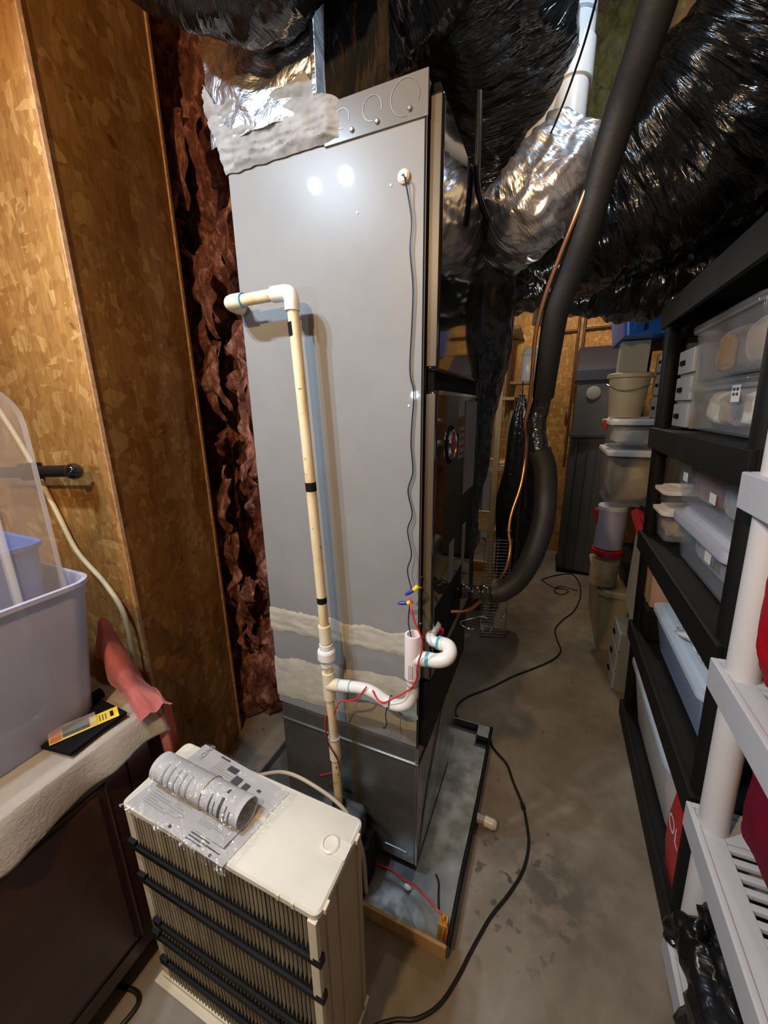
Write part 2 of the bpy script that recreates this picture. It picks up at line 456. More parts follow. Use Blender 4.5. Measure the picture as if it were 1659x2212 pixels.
class B:
    def __init__(self):
        self.bm = bmesh.new()
        self.uv = self.bm.loops.layers.uv.new('UVMap')
        self.bev = False

    def box(self, x0, x1, y0, y1, z0, z1, bev=0.0, seg=2, rot=None):
        t = bmesh.new()
        if bev > 0:
            self.bev = True
        bmesh.ops.create_cube(t, size=1.0)
        for v in t.verts:
            v.co = Vector((v.co.x * (x1 - x0), v.co.y * (y1 - y0), v.co.z * (z1 - z0)))
        if bev > 0:
            bmesh.ops.bevel(t, geom=t.edges[:], offset=bev, segments=seg, affect='EDGES', profile=0.5)
        c = Vector(((x0 + x1) / 2, (y0 + y1) / 2, (z0 + z1) / 2))
        mt = Matrix.Translation(c) @ (rot.to_4x4() if rot else Matrix())
        self.add(t, mt)
        return self

    def add(self, t, mt=Matrix()):
        mp = {}
        for v in t.verts:
            mp[v] = self.bm.verts.new(mt @ v.co)
        for f in t.faces:
            try:
                nf = self.bm.faces.new([mp[v] for v in f.verts])
            except ValueError:
                continue
            nrm = f.normal
            ax = max(range(3), key=lambda i: abs(nrm[i]))
            a, b2 = [(1, 2), (0, 2), (0, 1)][ax]
            for l in nf.loops:
                l[self.uv].uv = (l.vert.co[a], l.vert.co[b2])
        t.free()

    def tube(self, path, r, n=12, caps=True, closed=False, disp=None, squash=None):
        P = [Vector(p) for p in path]
        L = len(P)
        rr = r if isinstance(r, (list, tuple)) else [r] * L
        T = []
        for i in range(L):
            a = P[(i - 1) % L] if (closed or i > 0) else P[i]
            b = P[(i + 1) % L] if (closed or i < L - 1) else P[i]
            T.append((b - a).normalized())
        ref = Vector((0, 0, 1)) if abs(T[0].z) < 0.9 else Vector((1, 0, 0))
        nrm = (ref - T[0] * ref.dot(T[0])).normalized()
        rings, s = [], 0.0
        ss = []
        for i in range(L):
            nrm = (nrm - T[i] * nrm.dot(T[i])).normalized()
            bi = T[i].cross(nrm)
            if i:
                s += (P[i] - P[i - 1]).length
            ss.append(s)
            ring = []
            for k in range(n):
                a = 2 * PI * k / n
                d = nrm * math.cos(a) + bi * math.sin(a)
                rad = rr[i]
                if disp:
                    rad += disp(a, s, i / (L - 1))
                ring.append(self.bm.verts.new(P[i] + d * rad))
            rings.append(ring)
        m = L if closed else L - 1
        for i in range(m):
            A, Bq = rings[i], rings[(i + 1) % L]
            for k in range(n):
                f = self.bm.faces.new((A[k], A[(k + 1) % n], Bq[(k + 1) % n], Bq[k]))
                R0 = rr[i] * 2 * PI
                us = (k / n * R0, (k + 1) / n * R0, (k + 1) / n * R0, k / n * R0)
                s1 = ss[(i + 1) % L] if i + 1 < L else s
                vs = (ss[i], ss[i], s1, s1)
                for l, u, v in zip(f.loops, us, vs):
                    l[self.uv].uv = (u, v)
        if caps and not closed:
            self.bm.faces.new(list(reversed(rings[0])))
            self.bm.faces.new(rings[-1])
        return self

    def ring_loft(self, rings, cap0=True, cap1=True):
        rs = [[self.bm.verts.new(Vector(p)) for p in r] for r in rings]
        n = len(rs[0])
        for A, Bq in zip(rs, rs[1:]):
            for k in range(n):
                f = self.bm.faces.new((A[k], A[(k + 1) % n], Bq[(k + 1) % n], Bq[k]))
                for l in f.loops:
                    l[self.uv].uv = (l.vert.co.x + l.vert.co.y, l.vert.co.z)
        if cap0:
            self.bm.faces.new(list(reversed(rs[0])))
        if cap1:
            self.bm.faces.new(rs[-1])
        return self

    def lathe(self, prof, c, axis='z', n=24, caps=True):
        rings = []
        for r, h in prof:
            ring = []
            for k in range(n):
                a = 2 * PI * k / n
                p = {'z': (r * math.cos(a), r * math.sin(a), h), 'x': (h, r * math.cos(a), r * math.sin(a)),
                     'y': (r * math.sin(a), h, r * math.cos(a))}[axis]
                ring.append((c[0] + p[0], c[1] + p[1], c[2] + p[2]))
            rings.append(ring)
        return self.ring_loft(rings, caps, caps)

    def grid(self, nu, nv, fn):
        vs = [[self.bm.verts.new(Vector(fn(i / nu, j / nv))) for j in range(nv + 1)] for i in range(nu + 1)]
        for i in range(nu):
            for j in range(nv):
                f = self.bm.faces.new((vs[i][j], vs[i + 1][j], vs[i + 1][j + 1], vs[i][j + 1]))
                for l, (a, b2) in zip(f.loops, ((i, j), (i + 1, j), (i + 1, j + 1), (i, j + 1))):
                    l[self.uv].uv = (a / nu, b2 / nv)
        return self

    def slab(self, nu, nv, fn, nrm, th):
        """a grid surface given a thickness along nrm"""
        nrm = Vector(nrm)
        self.grid(nu, nv, fn)
        res = bmesh.ops.solidify(self.bm, geom=self.bm.faces[:], thickness=th)
        return self

    def prism(self, poly, p0, p1):
        """poly: list of 3D points (planar), extruded by p1-p0"""
        d = Vector(p1) - Vector(p0)
        a = [self.bm.verts.new(Vector(p)) for p in poly]
        b2 = [self.bm.verts.new(Vector(p) + d) for p in poly]
        n = len(a)
        self.bm.faces.new(list(reversed(a)))
        self.bm.faces.new(b2)
        for k in range(n):
            self.bm.faces.new((a[k], a[(k + 1) % n], b2[(k + 1) % n], b2[k]))
        return self

    def blob(self, c, size, amp=0.2, freq=3.0, sub=4, seed=0.0, box=0.6):
        """a soft heap: a rounded box roughened with noise"""
        t = bmesh.new()
        bmesh.ops.create_icosphere(t, subdivisions=sub, radius=1.0)
        for v in t.verts:
            p = v.co.normalized()
            q = Vector([math.copysign(abs(x) ** box, x) for x in p])
            k = 1 + amp * noise.noise(p * freq + Vector((seed, seed * 1.7, 3.1))) + amp * 0.5 * noise.noise(p * freq * 2.7 + Vector((seed, 1, 2)))
            v.co = Vector((q.x * size[0] * k, q.y * size[1] * k, q.z * size[2] * k))
        self.add(t, Matrix.Translation(Vector(c)))
        return self

    def obj(self, name, mat, parent=None, smooth=True, kind=None, angle=40):
        me = bpy.data.meshes.new(name)
        bmesh.ops.recalc_face_normals(self.bm, faces=self.bm.faces[:])
        if XF is not None:
            self.bm.transform(XF)
        self.bm.to_mesh(me)
        self.bm.free()
        me.materials.append(mat)
        if smooth:
            me.polygons.foreach_set('use_smooth', [True] * len(me.polygons))
            me.set_sharp_from_angle(angle=math.radians(angle))
        o = bpy.data.objects.new(name, me)
        C.objects.link(o)
        if self.bev and smooth:
            w = o.modifiers.new('normals', 'WEIGHTED_NORMAL')
            w.weight = 100
            w.keep_sharp = True
        if parent is not None:
            attach(o, parent)
        if kind:
            o['kind'] = kind
        return o


def attach(o, parent):
    o.parent = parent
    o.matrix_parent_inverse = WORLD[parent].inverted() if parent in WORLD else Matrix()


WORLD = {}


def tag(o, label, cat, group=None):
    o['label'] = label
    o['category'] = cat
    if group:
        o['group'] = group
    return o


def thing(name, label, cat, loc=(0, 0, 0), group=None):
    o = bpy.data.objects.new(name, None)
    o.empty_display_size = 0.05
    l = Vector(loc)
    if XF is not None:
        l = XF @ l
    o.location = l
    C.objects.link(o)
    WORLD[o] = Matrix.Translation(l)
    return tag(o, label, cat, group)


def struct(o, label=None):
    o['kind'] = 'structure'
    if label:
        o['label'] = label
    return o


def copy_thing(root, loc, label=None, group=None):
    r = root.copy()
    C.objects.link(r)
    r.location = loc
    if label:
        r['label'] = label
    if group:
        r['group'] = group
    for ch in list(root.children):
        c = ch.copy()
        C.objects.link(c)
        c.parent = r
        for g in ch.children:
            d = g.copy()
            C.objects.link(d)
            d.parent = c
    return r


def spl(pts, k=6):
    P = [Vector(p) for p in pts]
    out = []
    for i in range(len(P) - 1):
        p0 = P[i - 1] if i else P[i] * 2 - P[i + 1]
        p1, p2 = P[i], P[i + 1]
        p3 = P[i + 2] if i + 2 < len(P) else P[i + 1] * 2 - P[i]
        for j in range(k):
            t = j / k
            out.append(0.5 * ((2 * p1) + (p2 - p0) * t + (2 * p0 - 5 * p1 + 4 * p2 - p3) * t * t + (3 * p1 - p0 - 3 * p2 + p3) * t ** 3))
    out.append(P[-1])
    return out


def rr(x0, x1, y0, y1, r, z, n=5):
    pts = []
    for cx, cy, a0 in ((x1 - r, y1 - r, 0), (x0 + r, y1 - r, PI / 2), (x0 + r, y0 + r, PI), (x1 - r, y0 + r, 1.5 * PI)):
        for i in range(n + 1):
            a = a0 + PI / 2 * i / n
            pts.append((cx + r * math.cos(a), cy + r * math.sin(a), z))
    return pts


def text(name, body, size, loc, rot, mat, parent=None, ext=0.0002):
    d = bpy.data.curves.new(name, 'FONT')
    d.body = body
    d.size = size
    d.extrude = ext
    d.align_x = 'CENTER'
    d.align_y = 'CENTER'
    d.materials.append(mat)
    o = bpy.data.objects.new(name, d)
    mt = Matrix.Translation(Vector(loc)) @ rot.to_4x4()
    if XF is not None:
        mt = XF @ mt
    o.matrix_world = mt
    C.objects.link(o)
    bpy.context.view_layer.update()
    me = bpy.data.meshes.new_from_object(o.evaluated_get(bpy.context.evaluated_depsgraph_get()))
    m = bpy.data.objects.new(name, me)
    m.matrix_world = mt
    bpy.data.objects.remove(o)
    m.name = name
    C.objects.link(m)
    if parent is not None:
        attach(m, parent)
    return m


def frame(xa, ya):
    """rotation whose local X and Y run along xa, ya"""
    x = Vector(xa).normalized()
    y = Vector(ya)
    y = (y - x * y.dot(x)).normalized()
    z = x.cross(y)
    return Matrix(((x.x, y.x, z.x), (x.y, y.y, z.y), (x.z, y.z, z.z)))


def wrinkle(R, seed, amp=0.05, fine=0.012, ringfreq=16):
    def f(a, s, t):
        c, sn = math.cos(a), math.sin(a)
        big = noise.noise(Vector((c * 1.3 + seed, sn * 1.3, s * 3.0))) * amp
        rid = 1 - abs(noise.noise(Vector((c * 1.6 + seed * 2, sn * 1.6 + 5, s * ringfreq)))) * 2
        rid2 = 1 - abs(noise.noise(Vector((c * 3.5 + 9, sn * 3.5 + seed, s * ringfreq * 2.1)))) * 2
        return big + fine * rid + fine * 0.5 * rid2
    return f


def duct(name, label, pts, R, seed, mat, amp=0.05, fine=0.012, n=72, k=22, ringfreq=16, cat='duct', rlist=None, group=None):
    path = spl(pts, k)
    L = len(path)
    if rlist:
        rad = [float(np.interp(i / (L - 1), np.linspace(0, 1, len(rlist)), rlist)) for i in range(L)]
    else:
        rad = [R] * L
    b = B().tube(path, rad, n, True, False, wrinkle(R, seed, amp, fine, ringfreq))
    o = b.obj(name, mat, angle=80)
    return tag(o, label, cat, group)

# ------------------------------------------------------------------ the room
CEIL = 3.15
struct(B().box(-2.6, 1.35, -2.2, 4.6, -0.08, 0.0).obj('floor', M_CONC, smooth=False), 'bare stained concrete basement floor')
ceil = struct(B().box(-2.6, 1.35, -0.9, 4.6, CEIL, CEIL + 0.05).obj('ceiling', M_PINE, smooth=False), 'underside of the floor above, bare wood sheathing')
for k in range(9):
    y = 0.60 + k * 0.41
    B().box(-0.62, 1.0, y - 0.019, y + 0.019, CEIL - 0.19, CEIL - 0.001).obj('joist', M_JOIST, ceil, smooth=False)

struct(B().box(-0.6, 1.3, 4.42, 4.46, 0.0, CEIL).obj('wall_back', M_OSB2, smooth=False), 'far wall of bare oriented strand board')
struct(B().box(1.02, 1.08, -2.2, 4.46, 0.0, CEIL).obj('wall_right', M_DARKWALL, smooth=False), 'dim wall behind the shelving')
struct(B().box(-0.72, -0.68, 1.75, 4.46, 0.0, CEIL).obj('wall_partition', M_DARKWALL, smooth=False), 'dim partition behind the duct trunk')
wl = struct(B().box(-2.3, -1.125, 0.672, 0.684, 0.0, CEIL).obj('wall_left', M_OSB, smooth=False), 'brightly lit sheet of oriented strand board behind the cabinet')
struct(B().box(-2.35, -2.3, -2.2, 0.69, 0.0, CEIL).obj('wall_outer', M_OSB, smooth=False), 'oriented strand board wall beyond the cabinet')
# the return of the board wall, turned away from the lamps
E1 = Vector((-1.12, 0.672, 0))
dr = Vector((-0.34, 0.94, 0)).normalized()
E2 = E1 + dr * 0.50
nn = Vector((dr.y, -dr.x, 0))
ret = B()
ret.prism([E1 + Vector((0, 0, 0)), E2, E2 - nn * 0.012, E1 - nn * 0.012], (0, 0, 0), (0, 0, CEIL))
wr = struct(ret.obj('wall_side', M_OSB, smooth=False), 'dim return wall of oriented strand board beside the furnace')
t1 = B().box(-1.1245, -1.119, 0.6705, 0.680, 0.0, CEIL)
struct(t1.obj('trim_1', M_OSBEDGE, smooth=False), 'raw edge of the lit strand board sheet')
t2 = B()
t2.prism([E2 + nn * 0.006, E2 + nn * 0.006 + dr * 0.014, E2 - nn * 0.04 + dr * 0.014, E2 - nn * 0.04], (0, 0, 0), (0, 0, CEIL))
struct(t2.obj('trim_2', M_OSBEDGE, smooth=False), 'raw edge strip of the return wall')
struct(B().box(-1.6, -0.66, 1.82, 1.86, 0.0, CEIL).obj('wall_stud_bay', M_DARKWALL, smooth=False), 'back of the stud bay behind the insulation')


def batt(u, v):
    x = -1.56 + 0.90 * u
    z = 0.02 + (CEIL - 0.04) * v
    p = Vector((x * 5, z * 2.2, 0.3))
    d = 0.10 * noise.noise(p) + 0.07 * noise.noise(p * 2.3) + 0.045 * (1 - 2 * abs(noise.noise(p * 4.1 + Vector((3, 1, 0))))) + 0.012 * noise.noise(p * 11)
    shade_fold = 0.34 * max(0.0, 1 - z / 0.6) ** 0.7  # foot of batt shaped forward to stand in for shadow on the floor
    return (x + 0.03 * noise.noise(Vector((x * 3, z * 5, 7))), 1.36 + 0.36 * u - d - shade_fold * max(0.0, 1 - 1.4 * u), z)


ins = B().grid(70, 260, batt)
# torn strips that hang out of the batt
for k in range(60):
    z0 = 0.45 + 2.2 * random.random()
    x0 = -1.50 + 0.42 * random.random()
    y0 = 1.30 - 0.05 * random.random()
    ln = 0.10 + 0.22 * random.random()
    w = 0.012 + 0.022 * random.random()
    out = 0.02 + 0.05 * random.random()

    def strip(u, v, k=k, z0=z0, x0=x0, y0=y0, ln=ln, w=w, out=out):
        z = z0 - ln * v
        ww = w * (0.35 + math.sin(PI * min(1.0, v * 0.9 + 0.1))) * (1 + 0.8 * noise.noise(Vector((k, v * 5, u))))
        x = x0 + (u - 0.5) * 2 * ww + 0.03 * noise.noise(Vector((k * 2.3, v * 2.5, 1))) + 0.05 * v * math.sin(k)
        y = y0 - out * math.sin(PI * v) + 0.03 * noise.noise(Vector((k, v * 4, u * 2))) - 0.012 * math.sin(PI * u)
        return (x, y, z)

    ins.grid(6, 18, strip)
io = ins.obj('insulation_batt', M_INS, angle=180)
tag(io, 'torn pink fibreglass batt in the open wall left of the furnace', 'insulation')

yi = B()
for k, (x, y, z, s) in enumerate(((0.12, 2.30, 2.98, 0.17), (0.08, 2.28, 2.78, 0.13), (0.20, 2.32, 3.02, 0.17), (0.04, 2.24, 2.64, 0.10), (0.00, 2.42, 3.0, 0.17), (0.16, 2.34, 2.86, 0.12))):
    yi.blob((x, y, z), (s, s * 0.7, s), 0.45, 2.6, 4, k * 3.3, 0.9)
tag(yi.obj('ceiling_insulation', M_YINS, angle=180), 'pale yellow insulation tufts between the joists behind the white vent pipe', 'insulation')

# ------------------------------------------------------------------ work lamp and bulb (above and behind the camera)
t = thing('work_lamp', 'two-headed work lamp hanging from the joists', 'lamp', (-0.98, 0.02, 2.62))
B().box(-1.15, -0.88, -0.10, -0.075, 2.585, 2.62, 0.008).obj('crossbar', M_LAMPGLASS, t)
B().tube([(-0.98, -0.088, 2.61), (-0.98, -0.088, CEIL)], 0.006, 8).obj('hanger', M_CORD, t)
for x in (-0.930, -1.090):
    B().lathe([(0.055, -0.035), (0.056, -0.055), (0.05, -0.085), (0.01, -0.09)], (x, 0.0, 2.522), 'y', 20).obj('lamp_head', M_LAMPGLASS, t)
t = thing('bulb_holder', 'keyless bulb holder hanging on a cord', 'lamp', (-0.50, -0.40, 2.34))
B().lathe([(0.012, 2.42), (0.022, 2.40), (0.024, 2.345), (0.018, 2.34)], (-0.50, -0.40, 0), 'z', 16).obj('socket', M_LAMPGLASS, t)
B().tube([(-0.50, -0.40, 2.42), (-0.50, -0.40, CEIL)], 0.004, 8).obj('cord', M_CORD, t)

t = thing('bulb_holder', 'bulb holder at the end of the aisle, out of sight above the ducts', 'lamp', (0.05, 3.35, 2.72))
B().lathe([(0.012, 2.80), (0.022, 2.78), (0.024, 2.70), (0.018, 2.695)], (0.05, 3.35, 0), 'z', 16).obj('socket', M_LAMPGLASS, t)
B().tube([(0.05, 3.35, 2.80), (0.05, 3.35, CEIL)], 0.004, 8).obj('cord', M_CORD, t)
t = thing('hand_lamp', 'small hand lamp on a floor pole behind the camera', 'lamp', (-0.75, -0.50, 0))
B().lathe([(0.03, -0.455), (0.034, -0.46), (0.030, -0.50), (0.01, -0.51)], (-0.75, 0, 1.62), 'y', 18).obj('lamp_head', M_LAMPGLASS, t)
B().tube([(-0.75, -0.495, 0.02), (-0.75, -0.495, 1.60)], 0.010, 10).obj('pole', M_LAMPGLASS, t)
B().lathe([(0.11, 0.0), (0.11, 0.015), (0.02, 0.025)], (-0.75, -0.495, 0), 'z', 20).obj('foot', M_LAMPGLASS, t)
t = thing('led_puck', 'small lamp hanging from the joists above the copper tube', 'lamp', (0.12, 1.15, 2.68))
B().lathe([(0.045, 2.675), (0.05, 2.69), (0.03, 2.71)], (0.12, 1.15, 0), 'z', 20).obj('housing', M_LAMPGLASS, t)
B().tube([(0.12, 1.15, 2.70), (0.12, 1.15, CEIL)], 0.004, 8).obj('cord', M_CORD, t)
t = thing('fill_lamp', 'added fill lamp on the partition behind the duct trunk', 'lamp', (-0.32, 2.0, 1.86))  # added housing for the hidden fill light down the aisle
B().lathe([(0.012, 1.90), (0.03, 1.875), (0.042, 1.84), (0.040, 1.838)], (-0.275, 2.0, 0), 'z', 20).obj('shade', M_LAMPGLASS, t)
B().tube(spl([(-0.275, 2.0, 1.895), (-0.30, 2.02, 1.93), (-0.45, 2.04, 1.93), (-0.679, 2.04, 1.90)], 5), 0.006, 8).obj('arm', M_CORD, t)

# ------------------------------------------------------------------ drain pan
t = thing('drain_pan', 'stained galvanized drain pan under the furnace', 'drain pan', (-0.55, 1.15, 0))
B().box(-1.02, -0.145, 0.752, 1.59, 0.006, 0.012).obj('pan_floor', M_PAN, t, smooth=False)
rim = B()
B().tube(spl([(-0.139, 0.75, 0.05), (-0.1405, 0.95, 0.051), (-0.137, 1.2, 0.049), (-0.139, 1.6, 0.05)], 5), 0.0075, 10).obj('rolled_rim', M_BLACK, t)
B().box(-0.143, -0.137, 0.748, 1.60, 0.0, 0.05).obj('side_wall', M_PAN, t, smooth=False)
B().box(-1.02, -0.143, 1.594, 1.60, 0.0, 0.05).obj('side_wall', M_PAN, t, smooth=False)
B().box(-1.02, -1.014, 0.748, 1.594, 0.0, 0.05).obj('side_wall', M_PAN, t, smooth=False)
B().box(-1.02, -0.143, 0.741, 0.751, 0.0, 0.05, 0.001).obj('front_strip', M_PINE, t)
B().box(-0.20, -0.143, 1.53, 1.594, 0.03, 0.052, 0.002).obj('corner_flange', M_PAN, t)
f = B().tube([(-0.137, 1.165, 0.028), (-0.095, 1.163, 0.028)], 0.0165, 16).obj('drain_fitting', M_GREYPVC, t)
B().tube([(-0.100, 1.163, 0.028), (-0.068, 1.161, 0.028)], 0.0185, 16).obj('fitting_cap', M_PVC, t)
B().lathe([(0.0185, 0.0), (0.016, 0.008), (0.009, 0.013)], (-0.068, 1.161, 0.028), 'x', 16).obj('fitting_cap', M_PVC, t)

# ------------------------------------------------------------------ return plenum box the furnace stands on
t = thing('return_plenum', 'dull galvanized sheet metal box under the furnace', 'plenum', (-0.54, 1.15, 0.07))
B().box(-0.789, -0.283, 0.888, 1.43, 0.072, 0.565, 0.012).obj('box', M_GALV, t)
for x in (-0.72, -0.36):
    B().box(x - 0.03, x + 0.03, 0.95, 1.38, 0.0125, 0.073).obj('block', M_PINE, t, smooth=False)
B().box(-0.789, -0.2815, 0.884, 0.889, 0.496, 0.503, 0.0015).obj('seam', M_GALV, t)
B().box(-0.283, -0.2785, 0.8905, 1.43, 0.490, 0.498, 0.0015).obj('seam', M_GALV, t)
B().tube(spl([(-0.2825, 0.90, 0.07), (-0.2805, 1.0, 0.30), (-0.281, 1.25, 0.55)], 6), 0.0022, 6).obj('crease', M_GALV, t)
B().box(-0.395, -0.315, 0.8855, 0.889, 0.112, 0.124, 0.0015).obj('slide_tab', M_GALV, t)
B().box(-0.286, -0.2815, 0.886, 0.891, 0.08, 0.56, 0.0015).obj('corner_seam', M_SCREW, t)

# ------------------------------------------------------------------ furnace / air handler
t = thing('furnace', 'tall grey air handler cabinet with glossy black doors', 'furnace', (-0.54, 1.15, 0.565))
B().box(-0.792, -0.283, 0.8865, 1.43, 0.566, 2.168, 0.004).obj('cabinet', M_PAINT, t)
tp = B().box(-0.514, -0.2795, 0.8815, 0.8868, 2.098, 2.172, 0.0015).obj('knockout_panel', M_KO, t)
for x, r in ((-0.468, 0.017), (-0.398, 0.021), (-0.327, 0.030)):
    arc = [(x + r * math.cos(a), 0.8812, 2.137 + r * math.sin(a)) for a in [i * 2 * PI / 40 - 0.4 for i in range(34)]]
    B().tube(arc, 0.0009, 6).obj('knockout', M_GALV, tp)
for x, z in ((-0.507, 2.112), (-0.445, 2.112), (-0.387, 2.112), (-0.317, 2.116)):
    B().lathe([(0.0048, -0.001), (0.0048, -0.003), (0.003, -0.0045)], (x, 0.8815, z), 'y', 10).obj('screw', M_SCREW, tp)
# doors
d1 = B().box(-0.2835, -0.252, 0.897, 1.425, 1.628, 2.145, 0.010, 3).obj('upper_door', M_DOOR, t)
d2 = B().box(-0.2835, -0.252, 0.897, 1.425, 0.80, 1.590, 0.010, 3).obj('lower_door', M_DOOR, t)
B().box(-0.285, -0.262, 0.905, 1.42, 0.565, 2.16, 0.003).obj('door_frame', M_MATTE, t)
B().box(-0.279, -0.256, 0.8955, 0.8985, 1.640, 2.135, 0.0014).obj('edge_strip', M_TAN, d1)
B().box(-0.279, -0.256, 0.8955, 0.8985, 0.81, 1.580, 0.0014).obj('edge_strip', M_TAN, d2)
B().box(-0.287, -0.2815, 0.883, 0.8955, 0.57, 2.165, 0.0012).obj('corner_trim', M_MATTE, t)
B().box(-0.2825, -0.2808, 0.8822, 0.8836, 0.57, 2.165, 0.0005).obj('corner_bead', M_TAN, t)
B().box(-0.253, -0.2505, 0.91, 1.42, 1.578, 1.588, 0.001).obj('bright_trim', M_CHROME, d2)
# badge
B().lathe([(0.052, 0.0), (0.052, 0.002), (0.045, 0.003)], (-0.2525, 1.037, 1.452), 'x', 32).obj('badge_recess', M_MATTE, d2)
bd = B().lathe([(0.041, 0.0), (0.041, 0.008), (0.035, 0.011), (0.034, 0.006)], (-0.2525, 1.037, 1.452), 'x', 32).obj('badge', M_CHROME, d2)
B().lathe([(0.034, 0.004), (0.034, 0.008), (0.02, 0.0095)], (-0.2525, 1.037, 1.452), 'x', 32).obj('badge_disc', M_STICKR, d2)
rotX = frame((0, 1, 0), (0, 0, 1))
B().box(-0.2525, -0.2512, 1.118, 1.200, 1.524, 1.574).obj('sticker', M_STICKER, d2, smooth=False)
B().box(-0.2525, -0.2512, 1.225, 1.405, 1.275, 1.567).obj('sticker', M_STICKER, d2, smooth=False)
B().box(-0.2525, -0.2512, 1.126, 1.210, 1.500, 1.515).obj('sticker', M_STICKR, d2, smooth=False)
st = B().box(-0.2525, -0.2512, 1.14, 1.215, 1.40, 1.492).obj('sticker', M_STICKER, d2, smooth=False)
for k in range(4):
    B().box(-0.2513, -0.2508, 1.145, 1.208, 1.41 + k * 0.022, 1.418 + k * 0.022).obj('print_line', M_STICKR, d2, smooth=False)
B().box(-0.2525, -0.2512, 1.066, 1.128, 1.03, 1.155).obj('sticker', M_STICKER, d2, smooth=False)
B().box(-0.2525, -0.2512, 1.25, 1.30, 1.00, 1.16).obj('sticker', M_STICKER, d2, smooth=False)
# port plate and knockouts
B().box(-0.2835, -0.258, 0.897, 1.425, 0.566, 0.795, 0.004).obj('port_panel', M_BLACK, t)
B().box(-0.2555, -0.2505, 0.925, 1.26, 0.84, 1.02, 0.002).obj('port_plate', M_MATTE, t)
B().lathe([(0.011, 0.0), (0.011, 0.012), (0.008, 0.016)], (-0.252, 0.966, 0.925), 'x', 14).obj('red_port_cap', M_REDP, t)['label'] = 'red plastic port cap'
for z in (1.125, 0.99, 1.095):
    B().lathe([(0.003, 0.0), (0.0028, -0.0025)], (-0.2795, 0.8835, z), 'y', 8).obj('screw', M_SCREW, t)
for x, z in ((-0.317, 1.555), (-0.36, 2.0), (-0.44, 1.965)):
    B().lathe([(0.0025, 0.0), (0.0022, -0.002)], (x, 0.8868, z), 'y', 8).obj('screw', M_SCREW, t)
B().lathe([(0.013, 0.0), (0.013, -0.006), (0.009, -0.010), (0.004, -0.010)], (-0.330, 0.8868, 2.008), 'y', 16).obj('cable_bushing', M_CREAM, t)['label'] = 'cream cable bushing'


# sealant and mastic on the grey side
def band(zb, zt, seed, name, mat, y=0.8865, x0=-0.793, x1=-0.2815, th=0.004, wav=0.012, nu=70, nv=14):
    def fn(u, v):
        x = x0 + (x1 - x0) * u
        lo = zb(u) + wav * noise.noise(Vector((u * 9 + seed, 1.0, 0))) + wav * 0.4 * noise.noise(Vector((u * 40 + seed, 4.0, 0)))
        hi = zt(u) + wav * noise.noise(Vector((u * 8 + seed, 7.0, 0))) + wav * 0.4 * noise.noise(Vector((u * 40 + seed, 9.0, 0)))
        z = lo + (hi - lo) * v
        d = th * (0.6 + 0.5 * noise.noise(Vector((x * 14, z * 60, seed))) + 0.4 * noise.noise(Vector((x * 50, z * 120, seed))))
        edge = min(1.0, 6 * min(v, 1 - v) + 0.12)
        return (x, y - 0.0006 - max(0.0004, d) * edge, z)
    return B().grid(nu, nv, fn).obj(name, mat, t, angle=60)


band(lambda u: 0.850 + 0.025 * u, lambda u: 0.932 + 0.012 * u, 1.0, 'sealant_band', M_MASTIC2)
band(lambda u: 0.594 + 0.034 * u, lambda u: 0.748 + 0.055 * u, 5.0, 'sealant_band', M_MASTIC2)


def mast(u, v):
    x = -0.826 + 0.352 * u
    lo = 2.104 + 0.004 * noise.noise(Vector((u * 12, 0, 0)))
    hi = float(np.interp(u, [0, 0.1, 0.5, 0.8, 0.86, 1.0], [2.285, 2.235, 2.225, 2.23, 2.19, 2.172])) + 0.012 * noise.noise(Vector((u * 10, 3, 0)))
    z = lo + (hi - lo) * v
    xl = float(np.interp(z, [2.10, 2.135, 2.17, 2.22, 2.30], [-0.794, -0.796, -0.805, -0.828, -0.829]))
    x = xl + (-0.474 - xl) * u
    d = 0.010 + 0.008 * noise.noise(Vector((x * 10, z * 45, 1.0))) + 0.006 * (1 - 2 * abs(noise.noise(Vector((x * 16, z * 70, 4.0))))) + 0.003 * noise.noise(Vector((x * 70, z * 110, 2)))
    edge = min(1.0, 7 * v + 0.1, 12 * (1 - u) + 0.1)
    return (x, 0.884 - max(0.001, d) * edge, z)


mo = B().grid(80, 40, mast)


def mast_side(u, v):
    p = Vector(mast(0, v))
    return (p.x - 0.002 * u, p.y + 0.5 * u, p.z)


mo.grid(12, 40, mast_side)
tag(mo.obj('duct_mastic', M_MASTIC, angle=60), 'lumpy grey-white mastic smeared over the furnace top joint', 'sealant')


# foil covered supply plenum above
def foil_front(u, v):
    x = -0.826 + 0.298 * u
    z = 2.16 + 0.60 * v
    w = 0.004 * noise.noise(Vector((x * 22, z * 9, 0))) + 0.006 * (1 - 2 * abs(noise.noise(Vector((x * 9 + z * 14, z * 16 - x * 8, 2)))))
    bul = 0.012 * math.sin(PI * u)
    return (x, 0.882 - bul - w, z)


fo = B().grid(60, 70, foil_front)
fo.box(-0.826, -0.528, 0.886, 1.36, 2.172, 2.76)
t = thing('foil_plenum', 'crinkled silver foil-wrapped duct box on the furnace top', 'duct', (-0.68, 1.1, 2.17))
fo.obj('foil_jacket', M_FOIL, t, angle=60)
B().box(-0.534, -0.522, 0.872, 1.36, 2.19, 2.76, 0.003).obj('tape_edge', M_FOIL, t)

# ------------------------------------------------------------------ condensate drain line
PY = 0.82


def px_at(z):
    return float(np.interp(z, [0.30, 0.577, 0.759, 0.869, 1.017, 1.406, 1.781], [-0.527, -0.532, -0.540, -0.541, -0.546, -0.562, -0.580]))


def seg(z0, z1, r, mat, name, par, n=16, k=6):
    return B().tube([(px_at(z0 + (z1 - z0) * i / k), PY, z0 + (z1 - z0) * i / k) for i in range(k + 1)], r, n).obj(name, mat, par)


